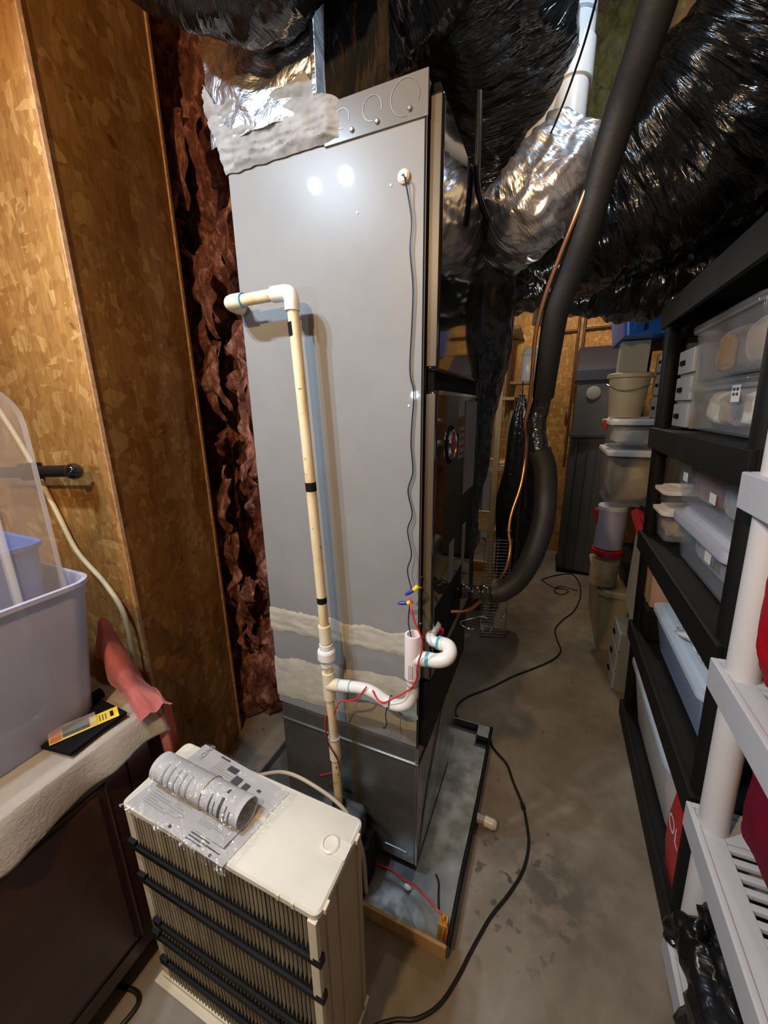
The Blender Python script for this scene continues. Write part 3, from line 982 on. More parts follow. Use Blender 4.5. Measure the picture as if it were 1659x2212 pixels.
t = thing('condensate_drain_line', 'yellowed plastic drain pipe standing in front of the grey cabinet with a white trap', 'pipe', (-0.53, PY, 0.30))
riser = seg(0.31, 1.785, 0.0134, M_AGED, 'riser_pipe', t, 18, 14)
seg(1.345, 1.368, 0.0141, M_MATTE, 'black_tape_ring', riser, 18, 1)
seg(1.028, 1.046, 0.0138, M_MATTE, 'marker_stain', riser, 18, 1)
B().tube([(-0.5805, PY - 0.002, 1.745), (-0.5785, PY - 0.002, 1.715)], 0.0128, 8).obj('marker_stain', M_MATTE, riser)
# top elbow, short run to the left and its end elbow
el = B().tube(spl([(-0.581, PY, 1.770), (-0.5815, PY, 1.795), (-0.590, PY, 1.8075), (-0.612, PY, 1.809), (-0.632, PY, 1.809)], 6), 0.0176, 18)
el.obj('elbow', M_PVC, t)
B().tube([(-0.625, PY, 1.809), (-0.745, PY, 1.806)], 0.0134, 18).obj('cross_pipe', M_AGED, t)
B().tube(spl([(-0.725, PY, 1.8065), (-0.752, PY, 1.806), (-0.768, PY + 0.008, 1.806), (-0.775, PY + 0.03, 1.806), (-0.776, PY + 0.05, 1.806)], 6), 0.0176, 18).obj('elbow', M_CREAM, t)
B().tube([(-0.7245, PY, 1.8065), (-0.7215, PY, 1.8065)], 0.0178, 18).obj('primer_ring', M_PRIMER, t)
# couplings and union
seg(0.905, 0.958, 0.0178, M_CREAM, 'coupling', t)
un = B()
for z, r in ((0.835, 0.0178), (0.850, 0.0178), (0.852, 0.0245), (0.858, 0.0265), (0.878, 0.0265), (0.884, 0.0235), (0.886, 0.021), (0.902, 0.0195)):
    pass
B().lathe([(0.0178, 0.828), (0.0178, 0.846), (0.0235, 0.848), (0.0262, 0.854), (0.0262, 0.876), (0.0235, 0.882), (0.0200, 0.884), (0.0195, 0.900)], (-0.5415, PY, 0), 'z', 24).obj('union', M_PVC, t, angle=22)
# tee
B().tube([(px_at(0.72), PY, 0.715), (px_at(0.80), PY, 0.805)], 0.0182, 20).obj('tee', M_CREAM, t)
B().tube([(-0.540, PY, 0.763), (-0.500, PY, 0.7705)], [0.0196, 0.0176], 20).obj('tee', M_CREAM, t)
B().tube([(-0.502, PY, 0.770), (-0.466, PY, 0.7775)], 0.0172, 20).obj('coupling', M_PVC, t)
for x, z in ((-0.501, 0.7703), (-0.465, 0.7778)):
    B().tube([(x - 0.001, PY, z), (x + 0.0012, PY, z + 0.0004)], 0.0176, 20).obj('primer_ring', M_PRIMER, t)
trap = B().tube(spl([(-0.466, PY, 0.7775), (-0.435, PY, 0.783), (-0.408, PY, 0.784), (-0.385, PY, 0.778), (-0.362, PY, 0.767), (-0.338, PY, 0.761), (-0.312, PY, 0.765), (-0.290, PY, 0.782), (-0.279, PY, 0.812), (-0.278, PY, 0.862)], 8), 0.0162, 20)
trap.obj('trap', M_PVC, t)
B().tube([(-0.278, PY, 0.842), (-0.278, PY, 0.849)], 0.0166, 20).obj('primer_ring', M_GREYPVC, t)
# vent tee: open at the top
vt = B()
vt.lathe([(0.0150, 0.852), (0.0175, 0.858), (0.0190, 0.866), (0.0212, 0.868), (0.0212, 0.992), (0.0206, 0.994), (0.0150, 0.994), (0.0140, 0.985), (0.0140, 0.90)], (-0.279, PY, 0), 'z', 26, True)
vte = vt.obj('vent_tee', M_PVCTEE, t)
for k in range(3):
    B().box(-0.283 + k * 0.0045, -0.2812 + k * 0.0045, PY - 0.0216, PY - 0.0208, 0.872 + k * 0.002, 0.915).obj('print_line', M_GREYINK, vte, smooth=False)
B().tube([(-0.275, PY, 0.925), (-0.238, PY + 0.002, 0.930)], [0.0206, 0.0184], 22).obj('tee_branch', M_PVC, t)
B().tube([(-0.242, PY + 0.002, 0.9295), (-0.234, PY + 0.002, 0.9305)], 0.0190, 22).obj('primer_ring', M_PRIMER, t)
B().tube(spl([(-0.236, PY + 0.002, 0.930), (-0.214, PY + 0.003, 0.932), (-0.194, PY + 0.010, 0.939), (-0.188, PY + 0.026, 0.948), (-0.198, PY + 0.043, 0.953), (-0.220, PY + 0.049, 0.952)], 6), 0.0182, 22).obj('return_elbow', M_PVC, t)
B().tube([(-0.219, PY + 0.049, 0.952), (-0.227, PY + 0.050, 0.952)], 0.0186, 20).obj('primer_ring', M_PRIMER, t)
B().tube(spl([(-0.225, PY + 0.050, 0.952), (-0.245, PY + 0.055, 0.951), (-0.255, PY + 0.09, 0.949), (-0.255, PY + 0.135, 0.948)], 5), 0.0145, 16).obj('inlet_pipe', M_PVC, t)
# lower coupling
seg(0.495, 0.572, 0.0178, M_CREAM, 'coupling', t)
B().tube([(px_at(0.572), PY, 0.571), (px_at(0.572), PY, 0.574)], 0.0188, 18).obj('primer_ring', M_GREYPVC, t)

# condensate pump the riser ends in
t = thing('condensate_pump', 'dark condensate pump at the foot of the yellowed drain pipe', 'pump', (-0.52, 0.76, 0.012))
B().box(-0.62, -0.42, 0.755, 0.872, 0.013, 0.19, 0.012).obj('tank', M_BLACK, t)
B().box(-0.595, -0.445, 0.775, 0.862, 0.19, 0.30, 0.018, 3).obj('motor_cover', M_SLATE, t)
B().lathe([(0.022, 0.29), (0.022, 0.312), (0.016, 0.318)], (-0.527, 0.82, 0), 'z', 16).obj('inlet_ring', M_BLACK, t)

# ------------------------------------------------------------------ control wires on the grey side
t = thing('thermostat_wire', 'thin black wire hanging down the grey side into the white vent tee', 'wire', (-0.33, 0.876, 2.0))
wp = [(-0.330, 0.874, 2.006), (-0.323, 0.868, 2.000), (-0.317, 0.876, 1.965), (-0.311, 0.878, 1.923), (-0.314, 0.878, 1.873), (-0.307, 0.879, 1.802), (-0.309, 0.88, 1.729), (-0.313, 0.88, 1.632), (-0.303, 0.88, 1.582), (-0.307, 0.88, 1.519), (-0.309, 0.88, 1.465), (-0.304, 0.88, 1.399), (-0.316, 0.88, 1.352), (-0.304, 0.878, 1.293), (-0.315, 0.876, 1.25), (-0.302, 0.87, 1.189), (-0.309, 0.86, 1.149), (-0.293, 0.845, 1.105)]
B().tube(spl(wp, 6), 0.0016, 8).obj('insulated_wire', M_CORD, t)
B().tube(spl([(-0.293, 0.838, 1.072), (-0.2945, 0.832, 1.045), (-0.293, 0.826, 1.015), (-0.284, 0.82, 0.985), (-0.280, 0.82, 0.94)], 5), 0.0016, 8).obj('insulated_wire', M_CORD, t)
for (x, z, dx, dz) in ((-0.283, 1.110, -0.014, -0.010), (-0.300, 1.071, -0.026, -0.003)):
    v = Vector((dx, -0.004, dz)).normalized()
    c = Vector((x, 0.832, z))
    nut = B().tube([c, c + v * 0.012, c + v * 0.024], [0.0045, 0.0055, 0.0035], 10).obj('wire_nut', M_NAVY, t)
    nut['label'] = 'navy blue wire nut'
    w = Vector((-v.x * 0.6, 0, abs(v.x) * 0.4 + 0.5)).normalized()
    B().tube([c - v * 0.001, c - v * 0.014 + Vector((0, 0, 0.004))], [0.005, 0.0062], 8).obj('wire_nut', M_YEL, t)['label'] = 'yellow wire nut'
t = thing('float_switch_wire', 'twisted red wire wound around the white trap and yellowed pipe', 'wire', (-0.27, 0.80, 1.09))
rw = [(-0.290, 0.826, 1.090), (-0.277, 0.80, 1.08), (-0.266, 0.795, 1.045), (-0.248, 0.792, 1.010), (-0.246, 0.793, 0.975), (-0.254, 0.794, 0.940), (-0.259, 0.796, 0.912), (-0.262, 0.806, 0.885), (-0.270, 0.801, 0.858), (-0.290, 0.799, 0.832), (-0.325, 0.800, 0.800), (-0.352, 0.801, 0.777), (-0.372, 0.802, 0.778), (-0.390, 0.806, 0.80)]
B().tube(spl(rw, 6), 0.0023, 8).obj('red_lead', M_RED, t)
rw2 = [(-0.408, 0.806, 0.806), (-0.418, 0.800, 0.790), (-0.432, 0.799, 0.766), (-0.462, 0.799, 0.748), (-0.492, 0.800, 0.732), (-0.508, 0.802, 0.700), (-0.520, 0.808, 0.672)]
B().tube(spl(rw2, 6), 0.0021, 8).obj('red_lead', M_RED, t)
rw3 = [(-0.546, 0.806, 0.665), (-0.549, 0.803, 0.63), (-0.546, 0.798, 0.592), (-0.535, 0.796, 0.565), (-0.520, 0.797, 0.54), (-0.511, 0.805, 0.50), (-0.53, 0.83, 0.43), (-0.575, 0.85, 0.38), (-0.62, 0.86, 0.34)]
B().tube(spl(rw3, 6), 0.0019, 8).obj('red_lead', M_RED, t)
B().tube(spl([(p[0] + 0.003, p[1] - 0.002, p[2] - 0.004) for p in rw3], 6), 0.0013, 8).obj('black_lead', M_CORD, t)
t = thing('cable_tie', 'thin black cable ties hanging from the white trap', 'cable tie', (-0.345, PY, 0.765))
B().tube([(-0.345 + 0.0005 * i, PY + 0.0172 * math.cos(a), 0.766 + 0.0172 * math.sin(a)) for i, a in enumerate([k * 2 * PI / 16 for k in range(17)])], 0.0013, 6).obj('loop', M_CORD, t)
B().tube(spl([(-0.345, PY - 0.018, 0.764), (-0.349, PY - 0.020, 0.735), (-0.346, PY - 0.020, 0.712), (-0.351, PY - 0.022, 0.694), (-0.357, PY - 0.022, 0.696)], 5), 0.0015, 6).obj('tail', M_CORD, t)
B().tube(spl([(-0.325, PY + 0.02, 0.742), (-0.326, PY + 0.02, 0.728), (-0.321, PY + 0.02, 0.718), (-0.314, PY + 0.02, 0.716)], 5), 0.0012, 6).obj('tail', M_CORD, t)

# float switch on the pan rim
t = thing('float_switch', 'amber water sensor bracket with orange wire clipped to the pan corner', 'sensor', (-0.16, 0.80, 0.012))
B().box(-0.178, -0.150, 0.775, 0.806, 0.012, 0.075, 0.003).obj('bracket', M_YELBRASS, t)
B().lathe([(0.006, 0.07), (0.006, 0.085), (0.003, 0.09)], (-0.164, 0.79, 0), 'z', 10).obj('stud', M_YELBRASS, t)
B().tube(spl([(-0.164, 0.79, 0.083), (-0.19, 0.80, 0.09), (-0.235, 0.825, 0.075), (-0.27, 0.845, 0.06), (-0.315, 0.855, 0.045), (-0.37, 0.875, 0.03), (-0.43, 0.876, 0.02)], 6), 0.0026, 8).obj('lead', M_RED, t)
B().tube(spl([(-0.160, 0.784, 0.083), (-0.148, 0.777, 0.07), (-0.150, 0.770, 0.04), (-0.146, 0.768, 0.02), (-0.150, 0.760, 0.016)], 6), 0.0019, 8).obj('lead', M_ORANGE, t)
B().tube(spl([(-0.168, 0.784, 0.08), (-0.158, 0.772, 0.06), (-0.160, 0.768, 0.03), (-0.152, 0.764, 0.015)], 6), 0.0019, 8).obj('lead', M_ORANGE, t)
o = B().lathe([(0.004, 0.012), (0.011, 0.014), (0.013, 0.022), (0.008, 0.030), (0.003, 0.032)], (-0.300, 0.858, 0), 'z', 12).obj('white_clip', M_PVC)
tag(o, 'small white plastic clip lying in the pan by the furnace corner', 'clip')
o = B().tube(spl([(-0.19, 0.84, 0.016), (-0.20, 0.87, 0.018), (-0.21, 0.91, 0.016), (-0.18, 0.82, 0.03), (-0.165, 0.83, 0.05)][:3] + [(-0.225, 0.93, 0.015)], 5), 0.003, 8).obj('black_lead', M_CORD)
tag(o, 'short black wire end lying in the pan', 'wire')

# ------------------------------------------------------------------ refrigerant lines
t = thing('suction_line', 'thick black foam-insulated refrigerant hose curving down into the furnace', 'hose', (-0.25, 1.19, 0.95))
up = [(0.115, 0.80, 2.75), (0.112, 0.86, 2.45), (0.100, 0.915, 2.24), (0.085, 0.965, 2.16), (0.064, 1.017, 2.099), (0.043, 1.055, 2.01), (0.025, 1.085, 1.921), (0.003, 1.12, 1.853), (-0.020, 1.15, 1.781), (-0.028, 1.19, 1.70), (-0.034, 1.24, 1.62), (-0.036, 1.27, 1.58)]
B().tube(spl(up, 6), 0.030, 20).obj('foam_sleeve', M_RUBBER, t)
B().tube(spl([(-0.036, 1.268, 1.585), (-0.043, 1.29, 1.545), (-0.046, 1.295, 1.50), (-0.040, 1.29, 1.45), (-0.030, 1.285, 1.40)], 8), 0.026, 20, True, False, lambda a, s, u: 0.004 * noise.noise(Vector((math.cos(a) * 2, math.sin(a) * 2, s * 30)))).obj('tape_wrap', M_TAPE, t)
B().tube(spl([(-0.034, 1.286, 1.42), (-0.012, 1.285, 1.365), (-0.003, 1.275, 1.295), (-0.001, 1.255, 1.212), (-0.018, 1.235, 1.11), (-0.055, 1.225, 1.015), (-0.100, 1.215, 0.965), (-0.135, 1.205, 0.952)], 8), 0.033, 20).obj('foam_sleeve', M_RUBBER, t)
B().tube(spl([(-0.125, 1.207, 0.953), (-0.165, 1.20, 0.952), (-0.205, 1.19, 0.953), (-0.25, 1.18, 0.953)], 8), [0.024 + 0.003 * math.sin(i) for i in range(25)], 18, True, False, lambda a, s, u: 0.004 * noise.noise(Vector((math.cos(a) * 3, math.sin(a) * 3, s * 60)))).obj('tape_wrap', M_TAPE, t)
t = thing('liquid_line', 'thin bare copper tube running along the black foam hose', 'pipe', (-0.10, 1.2, 1.0))
B().tube(spl([(0.118, 0.96, 2.42), (0.092, 1.00, 2.22), (0.060, 1.035, 2.115), (0.024, 1.048, 2.011), (0.000, 1.06, 1.942), (-0.024, 1.085, 1.88), (-0.048, 1.115, 1.811), (-0.064, 1.145, 1.733), (-0.067, 1.185, 1.644), (-0.072, 1.245, 1.56), (-0.080, 1.28, 1.50), (-0.074, 1.315, 1.45), (-0.074, 1.328, 1.38), (-0.080, 1.303, 1.30), (-0.099, 1.269, 1.213), (-0.101, 1.252, 1.155), (-0.092, 1.242, 1.112), (-0.096, 1.225, 1.054), (-0.114, 1.235, 1.000), (-0.145, 1.25, 0.945), (-0.175, 1.20, 0.915), (-0.205, 1.15, 0.905), (-0.255, 1.12, 0.905)], 7), 0.0052, 10).obj('tube', M_COPPER, t)
B().tube([(-0.1012, 1.251, 1.163), (-0.1008, 1.252, 1.15)], 0.0066, 10).obj('solder_joint', M_SCREW, t)
t = thing('loose_steel_wire', 'thin bright steel wire curled below the taped hose end', 'wire', (-0.12, 1.15, 0.93))
B().tube(spl([(-0.115, 1.195, 0.935), (-0.095, 1.19, 0.920), (-0.088, 1.19, 0.895), (-0.100, 1.19, 0.882), (-0.125, 1.185, 0.897), (-0.155, 1.175, 0.888), (-0.162, 1.17, 0.855), (-0.150, 1.17, 0.825), (-0.132, 1.17, 0.828), (-0.126, 1.17, 0.855), (-0.150, 1.165, 0.885), (-0.185, 1.15, 0.880), (-0.222, 1.13, 0.868), (-0.200, 1.13, 0.852), (-0.178, 1.13, 0.853)], 7), 0.0013, 6).obj('wire_strand', M_CHROME, t)

# ------------------------------------------------------------------ ducts overhead
duct('flexible_duct', 'black plastic flexible duct over the foil-wrapped box', [(-0.86, 0.66, 2.46), (-0.78, 0.72, 2.39), (-0.69, 0.765, 2.358), (-0.612, 0.795, 2.345), (-0.54, 0.79, 2.365), (-0.47, 0.80, 2.44), (-0.43, 0.84, 2.56)], 0.085, 1.0, M_FILM, 0.022, 0.009, 72, 22, 16)
duct('flexible_duct', 'black glossy flexible duct leaving the plenum above the furnace', [(-0.70, 1.06, 2.44), (-0.58, 1.09, 2.45), (-0.48, 1.12, 2.50), (-0.36, 1.12, 2.57), (-0.16, 1.05, 2.68)], 0.135, 2.0, M_FILM, 0.04, 0.012, 84, 28, 14)
duct('flexible_duct', 'black bulging flexible duct hanging behind the furnace top, with a bright highlight', [(-0.34, 1.92, 2.40), (-0.31, 1.75, 2.44), (-0.27, 1.52, 2.55), (-0.25, 1.30, 2.64), (-0.24, 1.10, 2.76)], 0.19, 3.0, M_FILM, 0.05, 0.013, 96, 32, 15, rlist=[0.10, 0.17, 0.195, 0.19, 0.18])
duct('flexible_duct', 'largest black wrapped duct bending up above the shelving', [(-0.28, 2.10, 2.17), (-0.10, 2.07, 2.20), (0.06, 2.03, 2.25), (0.274, 1.98, 2.36), (0.44, 1.90, 2.50), (0.55, 1.78, 2.66), (0.62, 1.55, 2.78)], 0.26, 4.0, M_FILM, 0.05, 0.016, 120, 34, 14, rlist=[0.17, 0.20, 0.24, 0.28, 0.29, 0.25, 0.17])
duct('flexible_duct', 'black wrapped duct crossing the aisle below the larger bend', [(-0.30, 2.24, 2.20), (-0.05, 2.29, 2.19), (0.18, 2.31, 2.17), (0.40, 2.31, 2.16), (0.65, 2.28, 2.22), (0.98, 2.25, 2.34)], 0.19, 5.0, M_FILM, 0.05, 0.016, 104, 34, 14, rlist=[0.17, 0.185, 0.19, 0.20, 0.20, 0.20])
duct('flexible_duct', 'silver film-wrapped duct between the black ducts and the vent pipe', [(-0.34, 1.66, 2.06), (-0.24, 1.54, 2.10), (-0.15, 1.46, 2.13), (-0.075, 1.44, 2.19), (-0.01, 1.47, 2.29)], 0.12, 6.0, M_SILVER, 0.03, 0.012, 84, 24, 18, rlist=[0.09, 0.11, 0.115, 0.11, 0.08])
duct('flexible_duct', 'black duct at the far upper right above the shelves', [(0.55, 1.15, 2.42), (0.70, 1.30, 2.45), (0.80, 1.50, 2.50), (0.82, 1.90, 2.56)], 0.15, 7.0, M_FILM, 0.04, 0.014, 84, 26, 14)

# black sheeting wrapped around the trunk behind the furnace
def trunk(u, v):
    a = u * PI * 1.15 - 0.5
    z = 0.74 + 1.40 * (1 - v)
    wz = float(np.interp(z, [0.74, 1.1, 1.5, 1.7, 1.95, 2.06, 2.14], [0.055, 0.065, 0.10, 0.145, 0.16, 0.12, 0.02]))
    n = 0.030 * noise.noise(Vector((u * 3, z * 4, 0))) + 0.014 * (1 - 2 * abs(noise.noise(Vector((u * 6, z * 5, 5))))) + 0.005 * noise.noise(Vector((u * 16, z * 22, 7)))
    r = wz + n
    return (-0.335 + 1.0 * r * math.sin(a) , 1.62 - 1.25 * r * math.cos(a), z)


o = B().grid(70, 150, trunk).obj('plastic_sheeting', M_DRAPE, angle=180)
tag(o, 'crinkled black plastic sheeting around the duct trunk beside the glossy doors', 'duct')

t = thing('drain_hose', 'black drain hose strapped to the furnace top corner', 'hose', (-0.2, 1.3, 2.2))
B().tube(spl([(-0.245, 1.185, 2.30), (-0.243, 1.19, 2.20), (-0.243, 1.195, 2.12), (-0.235, 1.22, 2.08), (-0.22, 1.26, 2.05)], 6), 0.008, 10).obj('hose', M_CORD, t)

# white vent pipe
t = thing('vent_pipe', 'white plastic vent pipe rising to the ceiling behind the black ducts', 'pipe', (-0.044, 1.52, 2.46))
B().tube([(-0.044, 1.52, 2.46), (-0.044, 1.52, CEIL)], 0.048, 32).obj('pipe', M_PVC, t)
B().tube([(-0.044, 1.52, 2.455), (-0.044, 1.52, 2.545)], 0.054, 32).obj('coupling', M_PVC, t)
B().tube([(-0.044, 1.52, 2.33), (-0.044, 1.52, 2.47)], 0.046, 30).obj('pipe', M_PVC, t)
B().tube([(-0.044, 1.52, 2.44), (-0.17, 1.585, 2.375), (-0.34, 1.67, 2.30)], [0.044, 0.030, 0.026], 24).obj('wye_branch', M_PVC, t)
for z in (2.60, 2.47):
    B().lathe([(0.0495, z - 0.004), (0.0505, z), (0.0495, z + 0.004)], (-0.044, 1.52, 0), 'z', 30).obj('seam_ring', M_GREYPVC, t)
for a, z in ((-1.9, 2.50), (-1.4, 2.51), (-1.75, 2.47)):
    B().lathe([(0.004, 0.0), (0.003, -0.003)], (-0.044 + 0.054 * math.cos(a), 1.52 + 0.054 * math.sin(a), z), 'y', 8).obj('screw', M_SCREW, t)
o = B().tube(spl([(0.05, 1.02, 2.56), (0.009, 1.147, 2.42), (-0.025, 1.26, 2.35), (-0.085, 1.36, 2.26), (-0.165, 1.40, 2.16), (-0.225, 1.41, 2.11), (-0.245, 1.40, 2.10)], 6), 0.0028, 8).obj('control_cable', M_CORD)
tag(o, 'thin black cable slanting from the ceiling past the white vent pipe', 'cable')
o = B().tube(spl([(-0.66, 1.0, 2.75), (-0.55, 0.99, 2.50), (-0.505, 0.98, 2.38), (-0.49, 0.98, 2.30)], 6), 0.003, 8).obj('control_cable', M_CORD)
tag(o, 'thin black cable beside the foil-wrapped box', 'cable')
o = B()


def flap(u, v):
    x = -0.525 + 0.13 * u
    z = 2.20 + 0.34 * v
    return (x, 0.915 + 0.05 * u + 0.012 * noise.noise(Vector((x * 20, z * 8, 0))), z)


tag(o.grid(16, 30, flap).obj('plastic_flap', film('flap_film', (0.010, 0.010, 0.011), 0.22, 2.0, 1.5, 0.6, 0.02, 0.7), angle=180), 'black plastic flap behind the knockout panel on the furnace top', 'plastic sheet')

# extension cord on the floor
cp = [(0.03, 3.565), (0.147, 3.71), (0.288, 3.801), (0.346, 3.608), (0.339, 3.321), (0.28, 3.051), (0.195, 2.87), (0.147, 2.717), (0.162, 2.57), (0.181, 2.466), (0.134, 2.343), (0.018, 2.198), (-0.079, 2.09), (-0.191, 1.938), (-0.298, 1.815), (-0.335, 1.723), (-0.320, 1.655), (-0.25, 1.630), (-0.165, 1.617), (-0.118, 1.53), (-0.052, 1.468), (-0.015, 1.387), (0.029, 1.299), (0.052, 1.213), (0.059, 1.147), (0.046, 1.063), (0.009, 0.976), (-0.038, 0.891), (-0.077, 0.793), (-0.102, 0.721), (-0.136, 0.65), (-0.185, 0.602), (-0.242, 0.575), (-0.29, 0.53), (-0.295, 0.42), (-0.27, 0.30)]
t = thing('extension_cord', 'long black extension cord snaking over the floor around the pan', 'cord', (0.0, 1.5, 0))
B().tube(spl([(x, y, 0.0055) for x, y in cp], 6), 0.0050, 8).obj('cable', M_CORD, t)
B().tube([(0.026, 1.305, 0.007), (0.034, 1.285, 0.007)], 0.008, 8).obj('tape_bump', M_CORD, t)
o = B().tube(spl([(0.03, 3.565, 0.005), (0.12, 3.45, 0.005), (0.25, 3.42, 0.005), (0.20, 3.32, 0.005), (0.14, 3.36, 0.006), (0.19, 3.47, 0.012), (0.33, 3.45, 0.005)], 6), 0.004, 8).obj('thin_cord', M_CORD)
tag(o, 'thin black cord looped on the floor at the end of the aisle', 'cord')

# ------------------------------------------------------------------ collapsed filter cartridge in the foreground
FX0, FX1, FY0, FY1, FZ = -0.866, -0.312, 0.395, 0.585, 0.65
t = thing('filter_cartridge', 'yellowed pleated air filter cartridge with black combs standing before the furnace', 'air filter', (-0.59, 0.49, 0))
cap = B().ring_loft([rr(FX0 + 0.003, FX1 - 0.003, FY0 + 0.003, FY1 - 0.003, 0.014, FZ - 0.018), rr(FX0, FX1, FY0, FY1, 0.016, FZ - 0.016), rr(FX0, FX1, FY0, FY1, 0.016, FZ - 0.004), rr(FX0 + 0.004, FX1 - 0.004, FY0 + 0.004, FY1 - 0.004, 0.014, FZ)]).obj('top_cap', M_IVTOP, t)
# moulded latch bump and notches on the cap
B().lathe([(0.020, FZ - 0.002), (0.020, FZ + 0.004), (0.016, FZ + 0.006), (0.015, FZ + 0.003), (0.004, FZ + 0.002)], (FX1 - 0.042, FY0 + 0.115, 0), 'z', 24).obj('latch_boss', M_IVTOP, cap)
B().box(FX1 - 0.030, FX1 + 0.001, FY0 + 0.098, FY0 + 0.132, FZ - 0.001, FZ + 0.0025, 0.001).obj('latch_tab', M_IVTOP, cap)
for x in (FX0 + 0.03, FX0 + 0.24, FX0 + 0.46, FX1 - 0.06):
    B().box(x, x + 0.006, FY0 - 0.002, FY0 + 0.004, FZ - 0.014, FZ - 0.001).obj('notch_rib', M_IVORY, cap, smooth=False)
for y in (FY0 + 0.016, FY1 - 0.045):
    B().box(FX1 - 0.002, FX1 + 0.006, y, y + 0.018, FZ - 0.018, FZ - 0.004, 0.002).obj('side_clip', M_IVORY, cap)
B().box(FX0, FX1, FY0, FY1, 0.0, 0.022, 0.004).obj('bottom_cap', M_IVORY, t)
B().box(FX0 - 0.015, FX1 + 0.015, FY0 - 0.016, FY0 + 0.01, 0.0, 0.012, 0.003).obj('bottom_lip', M_IVORY, t)
# pleated media: one folded sheet
NP = 46
pb = B()
fold = []
xa, xb = FX0 + 0.030, FX1 - 0.018
for k in range(NP + 1):
    x = xa + (xb - xa) * k / NP
    w_ = (xb - xa) / NP
    fold += [(x - w_ * 0.17, FY0 + 0.006), (x - w_ * 0.10, FY0 + 0.003), (x + w_ * 0.10, FY0 + 0.003), (x + w_ * 0.17, FY0 + 0.006)]
    if k < NP:
        fold += [(x + w_ * 0.46, FY0 + 0.026), (x + w_ * 0.54, FY0 + 0.026)]
vs0 = [pb.bm.verts.new((x, y, 0.02)) for x, y in fold]
vs1 = [pb.bm.verts.new((x + 0.0012 * noise.noise(Vector((i * 0.7, 0, 0))), y, FZ - 0.017)) for i, (x, y) in enumerate(fold)]
for i in range(len(fold) - 1):
    pb.bm.faces.new((vs0[i], vs0[i + 1], vs1[i + 1], vs1[i]))
bmesh.ops.solidify(pb.bm, geom=pb.bm.faces[:], thickness=0.0006)
pb.obj('pleated_media', M_PLEAT, t, smooth=False)
B().box(FX0 + 0.02, FX1 - 0.01, FY0 + 0.034, FY1 - 0.01, 0.02, FZ - 0.018).obj('core', M_PLEAT, t, smooth=False)
# side rails
B().box(FX0 + 0.002, FX0 + 0.026, FY0 + 0.004, FY1 - 0.004, 0.02, FZ - 0.015, 0.003).obj('side_rail', M_IVORY, t)
rail = B().box(FX1 - 0.020, FX1 - 0.006, FY0 + 0.004, FY1 - 0.004, 0.02, FZ - 0.015, 0.003).obj('side_rail', M_RAIL, t)
for y in (FY0 + 0.03, FY0 + 0.075, FY1 - 0.03):
    B().box(FX1 - 0.008, FX1 - 0.002, y, y + 0.006, 0.02, FZ - 0.018, 0.002).obj('groove_rib', M_RAIL, rail)
B().box(FX1 - 0.024, FX1 - 0.004, FY0 - 0.004, FY0 + 0.008, 0.02, FZ - 0.017, 0.002).obj('side_rail', M_IVORY, t)
# black comb strips with one tooth in every pleat
for z, x0 in ((0.525, FX0 + 0.004), (0.415, FX0 + 0.010), (0.262, FX0 + 0.030), (0.205, FX0 + 0.012), (0.105, FX0 + 0.020)):
    cb = B().box(x0, FX1 - 0.010, FY0 - 0.004, FY0 + 0.003, z - 0.016, z, 0.001)
    for k in range(NP):
        x = xa + (xb - xa) * (k + 0.5) / NP
        w = (xb - xa) / NP
        cb.prism([(x - w * 0.40, FY0 - 0.002, z - 0.004), (x + w * 0.40, FY0 - 0.002, z - 0.004), (x + w * 0.12, FY0 + 0.02, z + 0.028), (x - w * 0.12, FY0 + 0.02, z + 0.028)], (0, 0, 0), (0, 0.03, 0))
    cb.box(x0 - 0.004, x0 + 0.022, FY0 - 0.006, FY0 + 0.01, z - 0.012, z + 0.012, 0.002)
    cb.box(FX1 - 0.018, FX1 + 0.001, FY0 - 0.005, FY0 + 0.012, z - 0.014, z + 0.008, 0.002)
    cb.obj('comb_strip', M_BLACK, t, smooth=False)

# bag of manuals on top of it
pa, pb_, pc, pd = Vector((-0.855, 0.392, 0)), Vector((-0.822, 0.600, 0)), Vector((-0.495, 0.572, 0)), Vector((-0.530, 0.380, 0))


def quad(u, v, z):
    p = pa * (1 - u) * (1 - v) + pd * u * (1 - v) + pb_ * (1 - u) * v + pc * u * v
    return Vector((p.x, p.y, z))


ru = (pd - pa).normalized()
rv = (pb_ - pa).normalized()
rotP = frame(ru, rv)


def sheet(name, label, u0, u1, v0, v1, z, seed, curl=0.0):
    def fn(u, v):
        p = quad(u0 + (u1 - u0) * u, v0 + (v1 - v0) * v, z)
        p.z += 0.0015 + 0.0015 * noise.noise(Vector((u * 3 + seed, v * 3, 0))) + curl * max(0, u - 0.8) * 0.1
        return p
    b = B().grid(16, 12, fn)
    bmesh.ops.solidify(b.bm, geom=b.bm.faces[:], thickness=0.0008)
    o = b.obj(name, M_PAPER, None)
    return tag(o, label, 'paper')


def lines(par, u0, u1, v0, v1, rows, z, mat=M_INK, ln=0.8, th=0.0018):
    for k in range(rows):
        v = v0 + (v1 - v0) * (k + 0.5) / rows
        e = u0 + (u1 - u0) * (ln * (0.7 + 0.3 * math.sin(k * 2.1 + u0 * 9)))
        p0, p1 = quad(u0, v, z), quad(e, v, z)
        w = rv * th
        B().prism([p0 - w / 2, p1 - w / 2, p1 + w / 2, p0 + w / 2], (0, 0, 0), (0, 0, 0.0003)).obj('print_line', mat, par, smooth=False)


